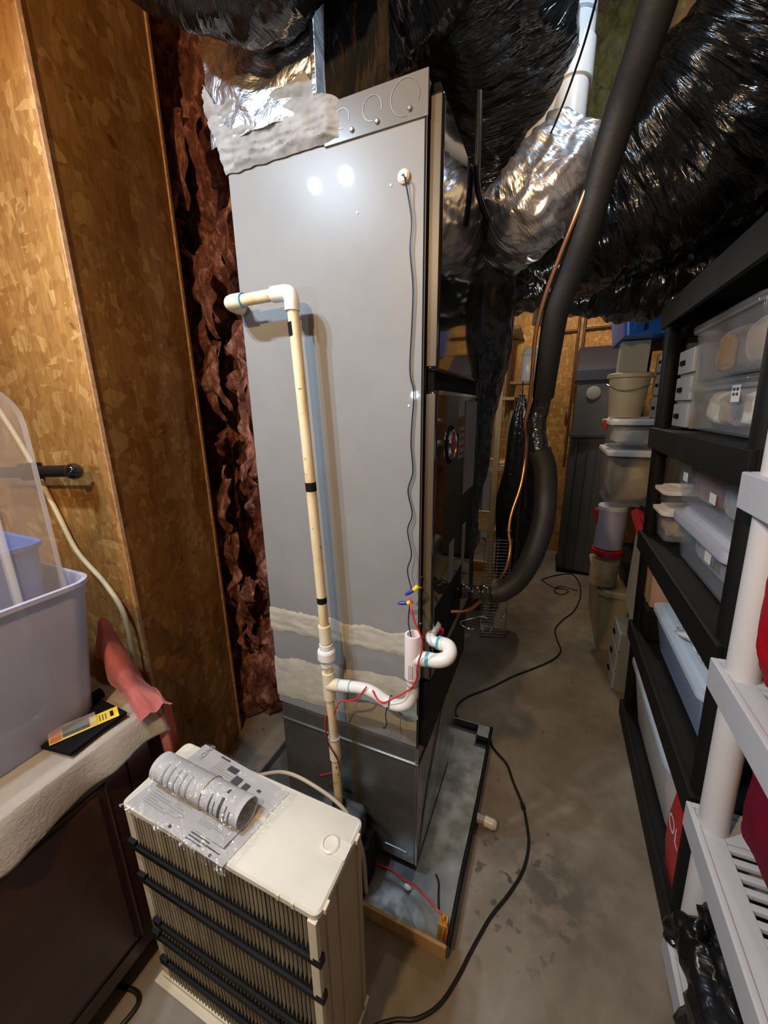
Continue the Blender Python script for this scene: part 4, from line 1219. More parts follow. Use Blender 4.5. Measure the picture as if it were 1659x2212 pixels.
zt = FZ + 0.001
s1 = sheet('manual', 'printed manual pages lying flat under the rolled booklet at the front edge', 0.02, 0.98, 0.03, 0.56, zt, 1.0)
s2 = sheet('manual', 'printed manual with dark boxes lying behind the rolled booklet', 0.05, 0.97, 0.62, 0.98, zt, 2.0)
s3 = sheet('manual', 'small page with fine print lying askew in front of the rolled booklet', 0.55, 0.90, 0.16, 0.52, zt + 0.004, 3.0)
zl = zt + 0.0042
lines(s1, 0.10, 0.40, 0.12, 0.32, 7, zl, M_GREYINK, 0.9, 0.0012)
lines(s1, 0.34, 0.50, 0.14, 0.50, 12, zl, M_GREYINK, 0.9, 0.0010)
lines(s1, 0.62, 0.92, 0.05, 0.15, 3, zl, M_INK, 0.95, 0.0022)
for u, v in ((0.12, 0.45), (0.46, 0.07), (0.86, 0.05)):
    B().lathe([(0.0035, zl), (0.0035, zl + 0.0003)], tuple(quad(u, v, 0)), 'z', 12).obj('punch_hole', M_INK, s1, smooth=False)
B().prism([quad(0.22, 0.42, zl), quad(0.27, 0.42, zl), quad(0.27, 0.50, zl), quad(0.22, 0.50, zl)], (0, 0, 0), (0, 0, 0.0003)).obj('print_block', M_INK, s1, smooth=False)
for u in (0.64, 0.72, 0.80, 0.86):
    B().prism([quad(u, 0.16, zl), quad(u + 0.045, 0.16, zl), quad(u + 0.045, 0.25, zl), quad(u, 0.25, zl)], (0, 0, 0), (0, 0, 0.0003)).obj('print_block', M_GREYINK if u < 0.8 else M_INK, s1, smooth=False)
lines(s3, 0.60, 0.88, 0.22, 0.50, 12, zl + 0.004, M_GREYINK, 0.95, 0.0010)
lines(s2, 0.30, 0.60, 0.70, 0.92, 8, zl, M_GREYINK, 0.9, 0.0011)
for u, v, du, dv in ((0.42, 0.84, 0.09, 0.07), (0.53, 0.74, 0.07, 0.10), (0.64, 0.74, 0.05, 0.08), (0.76, 0.80, 0.03, 0.03), (0.28, 0.93, 0.10, 0.02)):
    B().prism([quad(u, v, zl), quad(u + du, v, zl), quad(u + du, v + dv, zl), quad(u, v + dv, zl)], (0, 0, 0), (0, 0, 0.0003)).obj('print_block', M_INK, s2, smooth=False)
text('print_words', 'IONS', 0.020, quad(0.14, 0.90, zl + 0.0003), frame(rv, -ru), M_GREYINK, s2)
# rolled booklet
t = thing('rolled_booklet', 'rolled-up white booklet tied with a band inside the clear bag', 'booklet', (-0.70, 0.52, zt))
r0, r1 = Vector((-0.825, 0.480, zt + 0.038)), Vector((-0.545, 0.474, zt + 0.033))
ax = (r1 - r0).normalized()
sidev = Vector((-ax.y, ax.x, 0)).normalized()
spb = B()
NS, TS = 54, 4
ringsA = []
for i in range(TS + 1):
    c = r0.lerp(r1, i / TS)
    ring = []
    for k in range(NS + 1):
        a = k / NS * 2 * PI * 2.3 - 0.6
        rad = 0.0305 - 0.0016 * (k / NS * 2.3)
        ring.append(spb.bm.verts.new(c + sidev * (math.cos(a) * rad * 1.12) + Vector((0, 0, math.sin(a) * rad))))
    ringsA.append(ring)
for A, Bq in zip(ringsA, ringsA[1:]):
    for k in range(NS):
        spb.bm.faces.new((A[k], A[k + 1], Bq[k + 1], Bq[k]))
bmesh.ops.solidify(spb.bm, geom=spb.bm.faces[:], thickness=0.0008)
spb.obj('pages', M_PAPER, t)
c = r0.lerp(r1, 0.60)
B().tube([c + sidev * (math.cos(a) * 0.0362) + Vector((0, 0, math.sin(a) * 0.0322)) for a in [k * 2 * PI / 24 for k in range(24)]], 0.0012, 6, False, True).obj('rubber_band', M_CREAMCORD, t)


def on_roll(s, a0, a1, w, mat, name):
    b = B()
    n = 8
    for k in range(n):
        q = []
        for aa, ss in ((a0 + (a1 - a0) * k / n, s), (a0 + (a1 - a0) * (k + 1) / n, s), (a0 + (a1 - a0) * (k + 1) / n, s + w), (a0 + (a1 - a0) * k / n, s + w)):
            cc = r0.lerp(r1, ss)
            q.append(b.bm.verts.new(cc + sidev * (math.cos(aa) * 0.0312 * 1.12) + Vector((0, 0, math.sin(aa) * 0.0316))))
        b.bm.faces.new(q)
    b.obj(name, mat, t)


for s, a0, a1, w in ((0.70, 2.0, 3.3, 0.012), (0.75, 2.3, 3.4, 0.006), (0.80, 1.9, 3.2, 0.025), (0.87, 2.2, 3.3, 0.006), (0.91, 2.4, 3.4, 0.008), (0.80, 1.3, 1.6, 0.02)):
    on_roll(s, a0, a1, w, M_INK, 'print_line')
for s in (0.15, 0.22, 0.29, 0.36, 0.43):
    on_roll(s, 1.7, 3.2, 0.018, M_GREYINK, 'print_line')


# clear bag over it all
def bag(u, v):
    p = quad(-0.02 + 1.06 * u, -0.03 + 1.04 * v, zt + 0.010)
    d = Vector((p.x, p.y, 0))
    rel = d - Vector((r0.x, r0.y, 0))
    s = rel.dot(Vector((ax.x, ax.y, 0)).normalized())
    w = rel.dot(sidev)
    L = (r1 - r0).length
    inside = max(0.0, min(1.0, (s + 0.05) / 0.06)) * max(0.0, min(1.0, (L + 0.02 - s) / 0.04))
    hump = 0.064 * inside * max(0.0, 1 - (abs(w) / 0.075) ** 1.7)
    n = 0.006 * noise.noise(Vector((p.x * 16, p.y * 22, 0))) + 0.005 * (1 - 2 * abs(noise.noise(Vector((p.x * 22 + p.y * 9, p.y * 16, 4)))))
    edge = min(1, 8 * min(u, 1 - u, v, 1 - v))
    p.z = zt + 0.003 + (hump + 0.007 + max(n, -0.002)) * edge
    return p


M_BAGW = film('clear_bag_crinkle', (0.85, 0.84, 0.84), 0.13, 9, 6, 0.8, 0.03, 1.0, 0.0, 0.4)
_nt = M_BAGW.node_tree
_tr = _nt.nodes.new('ShaderNodeBsdfTransparent')
_mx = _nt.nodes.new('ShaderNodeMixShader')
_mx.inputs[0].default_value = 0.085
_nt.nodes['Principled BSDF'].inputs['Metallic'].default_value = 1.0
_nt.links.new(_tr.outputs[0], _mx.inputs[1])
_nt.links.new(_nt.nodes['Principled BSDF'].outputs[0], _mx.inputs[2])
_nt.links.new(_mx.outputs[0], _nt.nodes['Material Output'].inputs['Surface'])
o = B().grid(90, 60, bag).obj('plastic_bag', M_BAGW, angle=180)
tag(o, 'crinkled clear plastic bag of manuals lying on the filter cartridge', 'plastic bag')

o = B().tube(spl([(-0.70, 0.66, 0.52), (-0.60, 0.665, 0.57), (-0.50, 0.66, 0.575), (-0.40, 0.65, 0.55), (-0.345, 0.63, 0.48), (-0.33, 0.62, 0.35)], 6), 0.005, 10).obj('tan_tube', M_BEIGE)
tag(o, 'tan plastic tubing looping behind the filter cartridge', 'tube')

# ------------------------------------------------------------------ dark cabinet on the left with what lies on it
CX1, CY1, CZ = -0.918, 0.515, 0.778
t = thing('wood_cabinet', 'dark reddish-brown wooden cabinet at the left with a raised panel door', 'cabinet', (-1.2, 0.1, 0))
B().box(-1.55, CX1 - 0.022, -0.75, CY1, 0.07, CZ - 0.022, 0.003).obj('body', M_CAB, t)
B().box(-1.50, CX1 - 0.06, -0.72, CY1 - 0.02, 0.0, 0.07, 0.002).obj('plinth', M_MATTE, t)
B().box(-1.56, CX1 + 0.004, -0.76, CY1 + 0.01, CZ - 0.022, CZ, 0.004).obj('top', M_CAB, t)
B().box(CX1 - 0.022, CX1 - 0.002, 0.455, CY1 - 0.002, 0.075, CZ - 0.025, 0.002).obj('stile', M_CAB, t)
for y0, y1 in ((-0.08, 0.452), (-0.62, -0.085)):
    d = B().box(CX1 - 0.022, CX1 - 0.002, y0, y1, 0.085, CZ - 0.045, 0.003).obj('door', M_CAB, t)
    B().box(CX1 - 0.004, CX1 + 0.004, y0 + 0.07, y1 - 0.07, 0.155, CZ - 0.115, 0.007, 2).obj('raised_panel', M_CAB, d)
    B().tube([(CX1 - 0.0015, y0 + 0.055, 0.14), (CX1 - 0.0015, y1 - 0.055, 0.14), (CX1 - 0.0015, y1 - 0.055, CZ - 0.10), (CX1 - 0.0015, y0 + 0.055, CZ - 0.10)], 0.004, 8, False, True).obj('bead', M_CAB, d)


def cl(u, v):
    y = -0.75 + 1.30 * v
    s = 0.60 * u                                # distance from the back, over the edge and down
    lim = 0.50
    hem = 0.085 + 0.02 * math.sin(y * 9) + 0.012 * noise.noise(Vector((y * 6, 0, 0)))
    far = max(0.0, (y - 0.42) / 0.13)
    if s < lim:
        x = -1.42 + s * 1.0
        z = CZ + 0.011 + 0.006 * noise.noise(Vector((x * 9, y * 9, 0))) + 0.010 * max(0, noise.noise(Vector((x * 5, y * 7, 3)))) + 0.012 * far * noise.noise(Vector((x * 12, y * 4, 8)))
    else:
        k = (s - lim) / 0.10
        x = -0.915 + 0.012 * math.sin(y * 34 + 2 * noise.noise(Vector((y * 7, 2, 0)))) * k + 0.016 * math.sin(k * PI * 0.5) + 0.03 * far * k
        z = CZ + 0.011 - hem * k + 0.004 * noise.noise(Vector((y * 20, k * 3, 0)))
        z += 0.012 * math.sin(min(1, k * 2) * PI) * 0.3
    y += 0.012 * noise.noise(Vector((s * 12, y * 3, 6)))
    return (x, y, z)


b = B().grid(90, 110, cl)
bmesh.ops.solidify(b.bm, geom=b.bm.faces[:], thickness=0.003)
tag(b.obj('tablecloth', M_WHITECLOTH, angle=180), 'rumpled off-white cloth spread over the dark cabinet top', 'cloth')


def towel(u, v):
    # a heap that leans on the bin and slopes to the cabinet's far corner
    x = -1.115 + 0.225 * u + 0.02 * v
    ridge = float(np.interp(u, [0, 0.15, 0.32, 0.6, 1.0], [0.20, 0.205, 0.155, 0.075, 0.012]))
    y = 0.535 + 0.075 * v - 0.045 * u
    y -= 0.028 * math.sin(PI * min(1, u * 1.1)) * math.sin(PI * v) + 0.010 * noise.noise(Vector((u * 4, v * 4, 9)))
    prof = math.sin(PI * min(1.0, 0.08 + v * 0.95)) ** 0.6
    z = CZ + 0.012 + ridge * prof
    z += 0.012 * noise.noise(Vector((x * 14, v * 5, 0))) + 0.010 * math.sin(u * 9 + v * 5) * prof * 0.5
    return (x, y, z)


b = B().grid(50, 40, towel)
bmesh.ops.solidify(b.bm, geom=b.bm.faces[:], thickness=0.005)
tag(b.obj('towel', M_PINK, angle=180), 'coral pink towel heaped behind the storage bin on the cabinet', 'towel')


def towel2(u, v):
    return (-0.905 + 0.014 * math.sin(u * 6) + 0.01 * v, 0.535 + 0.05 * u, 0.765 - 0.14 * v + 0.01 * noise.noise(Vector((u * 4, v * 6, 0))))


b = B().grid(20, 24, towel2)
bmesh.ops.solidify(b.bm, geom=b.bm.faces[:], thickness=0.004)
tag(b.obj('towel', M_PINK, angle=180), 'faded pink cloth end hanging off the back corner of the cabinet', 'towel')

# black pouch and the yellow package on it
t = thing('black_pouch', 'black felt pouch lying on the white cloth', 'pouch', (-1.0, 0.42, CZ + 0.02))
zf = CZ + 0.022
pq = [Vector((-1.052, 0.335, zf)), Vector((-0.930, 0.355, zf)), Vector((-0.935, 0.487, zf)), Vector((-1.060, 0.490, zf))]
B().prism(pq, (0, 0, 0), (0, 0, 0.008)).obj('pouch_body', M_FELT, t)
B().tube([pq[0] + Vector((0, -0.02, 0.010)), pq[3] + Vector((0.0, 0.012, 0.012))], [0.013, 0.015], 12).obj('rolled_edge', M_FELT, t)
t = thing('carded_package', 'yellow hang-tag card with a clear blister lying on the black pouch', 'package', (-1.0, 0.42, zf + 0.01))
c0 = Vector((-1.030, 0.365, zf + 0.011))
ux = Vector((0.055, 0.115, 0)).normalized()
uy = Vector((-ux.y, ux.x, 0))


def cp(a, b2, z=0.0):
    return c0 + ux * a + uy * b2 + Vector((0, 0, z))


B().prism([cp(0, 0), cp(0.135, 0), cp(0.135, -0.042), cp(0, -0.042)], (0, 0, 0), (0, 0, 0.0012)).obj('card', M_CARD, t)
B().prism([cp(0.118, -0.010, 0.0013), cp(0.125, -0.010, 0.0013), cp(0.125, -0.032, 0.0013), cp(0.118, -0.032, 0.0013)], (0, 0, 0), (0, 0, 0.0004)).obj('hang_hole', M_MATTE, t, smooth=False)
B().prism([cp(0.002, -0.004, 0.0013), cp(0.022, -0.004, 0.0013), cp(0.022, -0.040, 0.0013), cp(0.002, -0.040, 0.0013)], (0, 0, 0), (0, 0, 0.0008)).obj('print_block', M_ORANGE, t, smooth=False)
B().prism([cp(0.025, -0.006, 0.0013), cp(0.075, -0.006, 0.0013), cp(0.075, -0.036, 0.0013), cp(0.025, -0.036, 0.0013)], (0, 0, 0), (0, 0, 0.006)).obj('tool_shank', M_SLATE, t)
B().prism([cp(0.0, -0.003, 0.0015), cp(0.09, -0.003, 0.0015), cp(0.09, -0.040, 0.0015), cp(0.0, -0.040, 0.0015)], (0, 0, 0), (0, 0, 0.012)).obj('blister', M_BAGCLEAR, t)
for k in range(3):
    B().prism([cp(0.096 + k * 0.006, -0.010, 0.0013), cp(0.098 + k * 0.006, -0.010, 0.0013), cp(0.098 + k * 0.006, -0.034, 0.0013), cp(0.096 + k * 0.006, -0.034, 0.0013)], (0, 0, 0), (0, 0, 0.0004)).obj('print_line', M_INK, t, smooth=False)


# ------------------------------------------------------------------ plastic tubs
def tub_shell(b, x0, x1, y0, y1, z0, z1, r=0.03, tp=0.02, th=0.003, rim=0.008):
    outer = [rr(x0 + tp, x1 - tp, y0 + tp, y1 - tp, r, z0), rr(x0 + tp * 0.9, x1 - tp * 0.9, y0 + tp * 0.9, y1 - tp * 0.9, r, z0 + 0.01),
             rr(x0, x1, y0, y1, r, z1 - 0.012), rr(x0 - rim, x1 + rim, y0 - rim, y1 + rim, r + rim, z1 - 0.010), rr(x0 - rim, x1 + rim, y0 - rim, y1 + rim, r + rim, z1)]
    inner = [rr(x0 + th, x1 - th, y0 + th, y1 - th, r - th, z1), rr(x0 + tp + th, x1 - tp - th, y0 + tp + th, y1 - tp - th, r - th, z0 + 0.006)]
    b.ring_loft(outer + inner, True, True)
    return b


def lid_shape(b, x0, x1, y0, y1, z, r=0.035, h=0.022, o=0.010):
    b.ring_loft([rr(x0 - o, x1 + o, y0 - o, y1 + o, r + o, z - 0.010), rr(x0 - o - 0.002, x1 + o + 0.002, y0 - o - 0.002, y1 + o + 0.002, r + o, z),
                 rr(x0 - o, x1 + o, y0 - o, y1 + o, r + o, z + h * 0.55), rr(x0 + 0.012, x1 - 0.012, y0 + 0.012, y1 - 0.012, r, z + h * 0.55),
                 rr(x0 + 0.018, x1 - 0.018, y0 + 0.018, y1 - 0.018, r, z + h)])
    return b


def tub(name, label, x0, x1, y0, y1, z0, z1, mat, lidmat=None, group=None, tp=0.02, latches=None, cat='storage bin', r=0.03, lidh=0.022):
    t = thing(name, label, cat, ((x0 + x1) / 2, (y0 + y1) / 2, z0), group)
    tub_shell(B(), x0, x1, y0, y1, z0, z1, r, tp).obj('tub_body', mat, t)
    if lidmat:
        lid = lid_shape(B(), x0, x1, y0, y1, z1, r, lidh).obj('lid', lidmat, t)
    if latches:
        ym = (y0 + y1) / 2
        B().box(x0 - 0.02, x0 - 0.004, ym - 0.05, ym + 0.05, z1 - 0.045, z1 + 0.012, 0.005).obj('latch', latches, t)
    return t


def heap(name, label, x0, x1, y0, y1, z0, z1, mat, seed, cat='fabric', box=0.5, amp=0.16):
    o = B().blob(((x0 + x1) / 2, (y0 + y1) / 2, (z0 + z1) / 2), ((x1 - x0) / 2.1, (y1 - y0) / 2.1, (z1 - z0) / 2.05), amp, 2.2, 4, seed, box).obj(name, mat, angle=180)
    return tag(o, label, cat)


# bin on the cabinet with its lid standing in it
t = tub('storage_bin', 'large milky storage bin on the white cloth on the cabinet', -1.36, -0.985, -0.42, 0.505, CZ + 0.016, 1.165, M_MILKY, None, None, 0.035, r=0.05)
t = thing('bin_lid', 'clear ribbed bin lid standing upright in the milky bin', 'lid', (-1.02, 0.1, CZ + 0.03))


def rrect_x(x, y0, y1, z0, z1, r, n=6):
    return [(x, p[0], p[1]) for p in [(q[0], q[1]) for q in rr(y0, y1, z0, z1, r, 0, n)]]


lb = B()
lb.ring_loft([rrect_x(-1.050, -0.37, 0.469, 0.815, 1.610, 0.09), rrect_x(-1.034, -0.37, 0.472, 0.815, 1.614, 0.09), rrect_x(-1.032, -0.355, 0.456, 0.83, 1.598, 0.08),
              rrect_x(-1.032, -0.31, 0.385, 0.86, 1.510, 0.03), rrect_x(-1.046, -0.30, 0.375, 0.865, 1.500, 0.03)], False, True)
lb.obj('lid_panel', M_LIDCLEAR, t)
lb = B()
lb.ring_loft([rrect_x(-1.042, -0.30, 0.378, 0.865, 1.503, 0.03), rrect_x(-1.027, -0.307, 0.385, 0.86, 1.510, 0.03), rrect_x(-1.027, -0.295, 0.371, 0.87, 1.496, 0.025)], False, False)
lb.obj('raised_rib', M_LIDCLEAR, t)
t = tub('blue_tub', 'blue plastic tub inside the milky bin behind the upright lid', -1.31, -1.085, -0.36, 0.47, CZ + 0.03, 1.255, M_BLUETUB, None, None, 0.03, cat='tub')
heap('blue_fabric', 'pale blue cloth heaped in the blue tub', -1.28, -1.11, -0.30, 0.36, 1.10, 1.29, plain('light_blue_cloth', (0.16, 0.34, 0.56), 0.8, var=0.3, vscale=20), 4.0, 'fabric')
# rod with a ball end and a cable on the lit board
t = thing('curtain_rod', 'black metal rod with a ball end fixed to the lit board', 'rod', (-1.5, 0.62, 1.385))
B().tube([(-1.62, 0.625, 1.365), (-1.215, 0.625, 1.392)], 0.0165, 14).obj('rod', M_BLACK, t)
B().lathe([(0.010, -0.03), (0.017, -0.018), (0.021, -0.008), (0.023, 0.0), (0.019, 0.012), (0.010, 0.02), (0.002, 0.023)], (-1.195, 0.625, 1.392), 'x', 18).obj('ball_end', M_DOOR, t)
B().box(-1.47, -1.44, 0.62, 0.672, 1.35, 1.40, 0.004).obj('bracket', M_BLACK, t)
o = B().tube(spl([(-1.62, 0.664, 1.60), (-1.50, 0.662, 1.44), (-1.40, 0.66, 1.25), (-1.33, 0.655, 1.13), (-1.22, 0.65, 1.05), (-1.15, 0.645, 0.98), (-1.135, 0.645, 0.90), (-1.14, 0.645, 0.78), (-1.15, 0.64, 0.60)], 6), 0.0075, 10).obj('power_cable', M_CREAMCORD)
tag(o, 'cream sheathed cable curving down the lit board behind the bin', 'cable')
o = B().tube(spl([(-1.45, 0.20, 0.006), (-1.2, 0.30, 0.006), (-1.0, 0.33, 0.006), (-0.90, 0.345, 0.006), (-0.885, 0.30, 0.006), (-0.93, 0.18, 0.006)], 6), 0.006, 8).obj('black_cable', M_CORD)
tag(o, 'black cable on the floor between the cabinet and the filter cartridge', 'cable')

# ------------------------------------------------------------------ shelving, leaning a little into the aisle
LEAN = Matrix.Translation((0.455, 0, 0)) @ Matrix.Rotation(-math.radians(2.8), 4, 'Y')
LEANW = Matrix.Translation((0.432, 0, 0)) @ Matrix.Rotation(-math.radians(2.8), 4, 'Y')

XF = LEAN
t = thing('black_shelving_unit', 'black plastic shelving unit along the aisle, leaning slightly', 'shelving', (0.2, 1.52, 0))
BY0, BY1, BD = 1.045, 2.005, 0.46
LV = (0.09, 0.545, 1.00, 1.46, 1.93)
for z in LV:
    s = B()
    s.box(0.002, BD - 0.002, BY0, BY1, z - 0.02, z - 0.003)
    sh = s.obj('shelf', M_BLACK, t, smooth=False)
    e = B()
    e.box(-0.004, 0.014, BY0 - 0.004, BY1 + 0.004, z - 0.085, z, 0.004)
    e.box(BD - 0.014, BD + 0.004, BY0 - 0.004, BY1 + 0.004, z - 0.085, z, 0.004)
    e.box(0.012, BD - 0.012, BY0 - 0.004, BY0 + 0.012, z - 0.085, z, 0.004)
    e.box(0.012, BD - 0.012, BY1 - 0.012, BY1 + 0.004, z - 0.085, z, 0.004)
    e.obj('lip', M_BLACK, sh)
for y in (BY0 + 0.035, BY1 - 0.035):
    for x in (0.034, BD - 0.034):
        for z0, z1 in ((0.005, 0.04), *[(LV[i], LV[i + 1] - 0.06) for i in range(4)]):
            B().lathe([(0.0275, z0 - 0.02), (0.0275, z1 + 0.02)], (x, y, 0), 'z', 20).obj('post', M_BLACK, t)

XF = LEANW
t = thing('grey_shelving_unit', 'light grey plastic shelving unit with slatted shelves nearest the camera', 'shelving', (0.2, 0.5, 0))
WY0, WY1, WD = 0.055, 0.985, 0.46
WL = (0.115, 0.575, 0.99, 1.415, 1.84)
for z in WL:
    s = B()
    for x0, x1, y0, y1 in ((0, 0.052, WY0, WY1), (WD - 0.052, WD, WY0, WY1), (0.052, WD - 0.052, WY0, WY0 + 0.075), (0.052, WD - 0.052, WY1 - 0.075, WY1)):
        s.box(x0, x1, y0, y1, z - 0.016, z, 0.003)
    s.box(-0.006, 0.008, WY0 - 0.006, WY1 + 0.006, z - 0.068, z + 0.006, 0.003)
    s.box(WD - 0.008, WD + 0.006, WY0 - 0.006, WY1 + 0.006, z - 0.068, z + 0.006, 0.003)
    s.box(0.006, WD - 0.006, WY1 - 0.008, WY1 + 0.006, z - 0.068, z + 0.006, 0.003)
    s.box(0.006, WD - 0.006, WY0 - 0.006, WY0 + 0.008, z - 0.068, z + 0.006, 0.003)
    sh = s.obj('shelf', M_WSHELF, t)
    ns = 27
    base = None
    for k in range(ns):
        y = WY0 + 0.085 + (WY1 - WY0 - 0.17) * k / (ns - 1)
        if base is None:
            base = B().box(0.050, WD - 0.050, y - 0.0075, y + 0.0075, z - 0.014, z - 0.001, 0.003).obj('slat', M_WSHELF, sh)
            y00 = y
        else:
            c = base.copy()
            C.objects.link(c)
            c.location = (0, y - y00, 0)
for y in (WY0 + 0.04, WY1 - 0.042):
    for x in (0.036, WD - 0.036):
        for z0, z1 in ((0.0, 0.06), *[(WL[i], WL[i + 1] - 0.066) for i in range(4)]):
            B().lathe([(0.0295, z0 - 0.01), (0.0295, z1 + 0.01)], (x, y, 0), 'z', 24).obj('post', M_WPOST, t)

# things on the black unit, top to bottom
XF = LEAN
tub('clear_tub', 'clear plastic tub of clothes at the top of the stack on the upper black shelf', 0.045, 0.40, 1.205, 1.72, 1.625, 1.785, M_CLEAR, M_CLEAR, 'clear tubs on the black shelves', 0.015)
tub('clear_tub', 'clear plastic tub with a square white sticker under another on the upper black shelf', 0.045, 0.40, 1.205, 1.69, 1.468, 1.60, M_CLEAR, M_CLEAR, 'clear tubs on the black shelves', 0.015)
st = thing('square_sticker', 'square white sticker with a dark window-like print on a clear tub', 'sticker', (0.05, 1.30, 1.565))
stk = B().box(0.0415, 0.0425, 1.275, 1.325, 1.555, 1.597).obj('sticker_face', M_STICKW, st, smooth=False)
for dy in (0.007, 0.028):
    for dz in (0.016, 0.028):
        B().box(0.0408, 0.0414, 1.275 + dy, 1.275 + dy + 0.014, 1.555 + dz, 1.555 + dz + 0.007).obj('print_block', M_INK, st, smooth=False)
heap('folded_clothes', 'tan and grey clothes in the top clear tub', 0.075, 0.37, 1.235, 1.47, 1.638, 1.775, M_BROWNCL, 1.0, amp=0.06)
heap('folded_clothes', 'dark clothes at the far end of the top clear tub', 0.08, 0.37, 1.475, 1.69, 1.638, 1.775, M_GREYCL, 2.0, amp=0.06)
heap('orange_cloth', 'amber cloth upright in the top clear tub', 0.062, 0.10, 1.50, 1.545, 1.645, 1.745, plain('amber_cloth', (0.45, 0.27, 0.09), 0.8), 2.5)
for k, (y, m, lab) in enumerate(((1.25, M_GREYCL, 'grey bundle nearest in the stickered tub'), (1.335, M_COTTON, 'cream bundle second in the stickered tub'), (1.42, M_GREYCL, 'grey bundle in the middle of the stickered tub'), (1.505, M_BROWNCL, 'tan bundle fourth in the stickered tub'), (1.60, M_COTTON, 'cream bundle farthest in the stickered tub'))):
    heap('cloth_bundle', lab, 0.072, 0.37, y - 0.043, y + 0.043, 1.478, 1.592, m, 5.0 + k, amp=0.08)


def drawers(name, label, x0, x1, y0, y1, z0, z1, n, face='y'):
    t = thing(name, label, 'drawer unit', ((x0 + x1) / 2, (y0 + y1) / 2, z0))
    B().box(x0 + 0.006, x1, y0, y1, z0, z1, 0.006).obj('case', M_GREYBOX, t)
    h = (z1 - z0) / n
    for k in range(n):
        d = B().box(x0 - 0.006, x0 + 0.008, y0 + 0.008, y1 - 0.008, z0 + k * h + 0.006, z0 + (k + 1) * h - 0.006, 0.004).obj('drawer', M_DRAWER, t)
        ym = y0 + (y1 - y0) * 0.62
        B().box(x0 - 0.014, x0 - 0.005, ym - 0.022, ym + 0.022, z0 + (k + 0.5) * h - 0.012, z0 + (k + 0.5) * h + 0.006, 0.003).obj('pull', M_MATTE, d)
    return t


drawers('drawer_unit', 'grey three-drawer box behind the clear tubs on the upper black shelf', 0.06, 0.36, 1.735, 1.93, 1.462, 1.75, 3)
# level with the blue-lidded tubs
tub('clear_tub', 'clear tub with maroon cloth stacked on a grey lid, middle black shelf', 0.05, 0.40, 1.20, 1.78, 1.205, 1.365, M_CLEAR, M_BLUISH, 'clear tubs on the black shelves', 0.02)
tub('clear_tub', 'clear tub with a thick grey lid at the bottom of the middle black shelf', 0.05, 0.40, 1.20, 1.70, 1.012, 1.155, M_CLEAR, M_LIDG, 'clear tubs on the black shelves', 0.02, lidh=0.038)
heap('maroon_clothes', 'maroon cloth in the tub on the grey lid', 0.078, 0.37, 1.455, 1.745, 1.214, 1.35, M_MAROON, 3.0, amp=0.06)
heap('grey_clothes', 'grey cloth in the tub on the grey lid', 0.078, 0.37, 1.23, 1.45, 1.214, 1.35, M_GREYCL, 8.0, amp=0.06)
heap('grey_clothes', 'grey cloth in the tub under the grey lid', 0.08, 0.37, 1.23, 1.67, 1.02, 1.142, M_GREYCL, 9.0, amp=0.06)
for y, z, lab in ((1.35, 1.27, 'small white label on the tub with maroon cloth'), (1.62, 1.29, 'small pale label at the far end of the maroon tub'), (1.32, 1.10, 'small white label on the tub under the grey lid')):
    o = B().box(0.050, 0.0515, y, y + 0.045, z, z + 0.03).obj('label_sticker', M_STICKW, smooth=False)
    tag(o, lab, 'sticker')
tub('small_tub', 'small clear tub with a cream lid behind the grey-lidded tub', 0.04, 0.24, 1.80, 1.97, 1.155, 1.215, M_CLEAR, M_COTTON, None, 0.012, r=0.02, lidh=0.012)
tub('small_tub', 'small clear tub with a cream lid under another behind the grey-lidded tub', 0.04, 0.24, 1.80, 1.97, 1.01, 1.13, M_CLEAR, M_COTTON, None, 0.012, r=0.02, lidh=0.012)
heap('tan_contents', 'tan bits in the small lower tub', 0.06, 0.22, 1.82, 1.95, 1.018, 1.09, M_STUFFY, 3.4)
# second level
tub('blue_lid_tub', 'long bluish tub with a pale blue lid on the second black shelf', 0.045, 0.40, 1.20, 1.79, 0.558, 0.735, M_BLUISH, M_LIDB, None, 0.025)
heap('grey_clothes', 'blue-grey cloth in the long bluish tub', 0.09, 0.36, 1.26, 1.73, 0.57, 0.70, M_GREYCL, 12.0)
o = B().blob((0.20, 1.42, 0.80), (0.13, 0.20, 0.045), 0.35, 3.0, 5, 4.4, 0.7).obj('white_plastic_bag', film('white_bag_film', (0.62, 0.63, 0.66), 0.3, 8, 8, 0.7, 0.02), angle=180)
tag(o, 'crumpled white plastic bag lying on the pale blue lid', 'plastic bag')
t = thing('cardboard_box', 'salmon-coloured cardboard box at the far end of the second black shelf', 'box', (0.15, 1.9, 0.55))
B().box(0.035, 0.22, 1.835, 1.96, 0.70, 0.87, 0.004).obj('carton', plain('salmon_card', (0.55, 0.32, 0.20), 0.7), t)
B().box(0.034, 0.221, 1.893, 1.902, 0.69, 0.871, 0.0005).obj('tape', M_BROWNCL, t)
t = thing('black_crate', 'low black crate under the salmon box', 'crate', (0.15, 1.9, 0.55))
B().box(0.03, 0.25, 1.815, 1.975, 0.552, 0.692, 0.006).obj('body', M_BLACK, t)
B().box(0.024, 0.256, 1.809, 1.981, 0.67, 0.698, 0.004).obj('rim', M_BLACK, t)
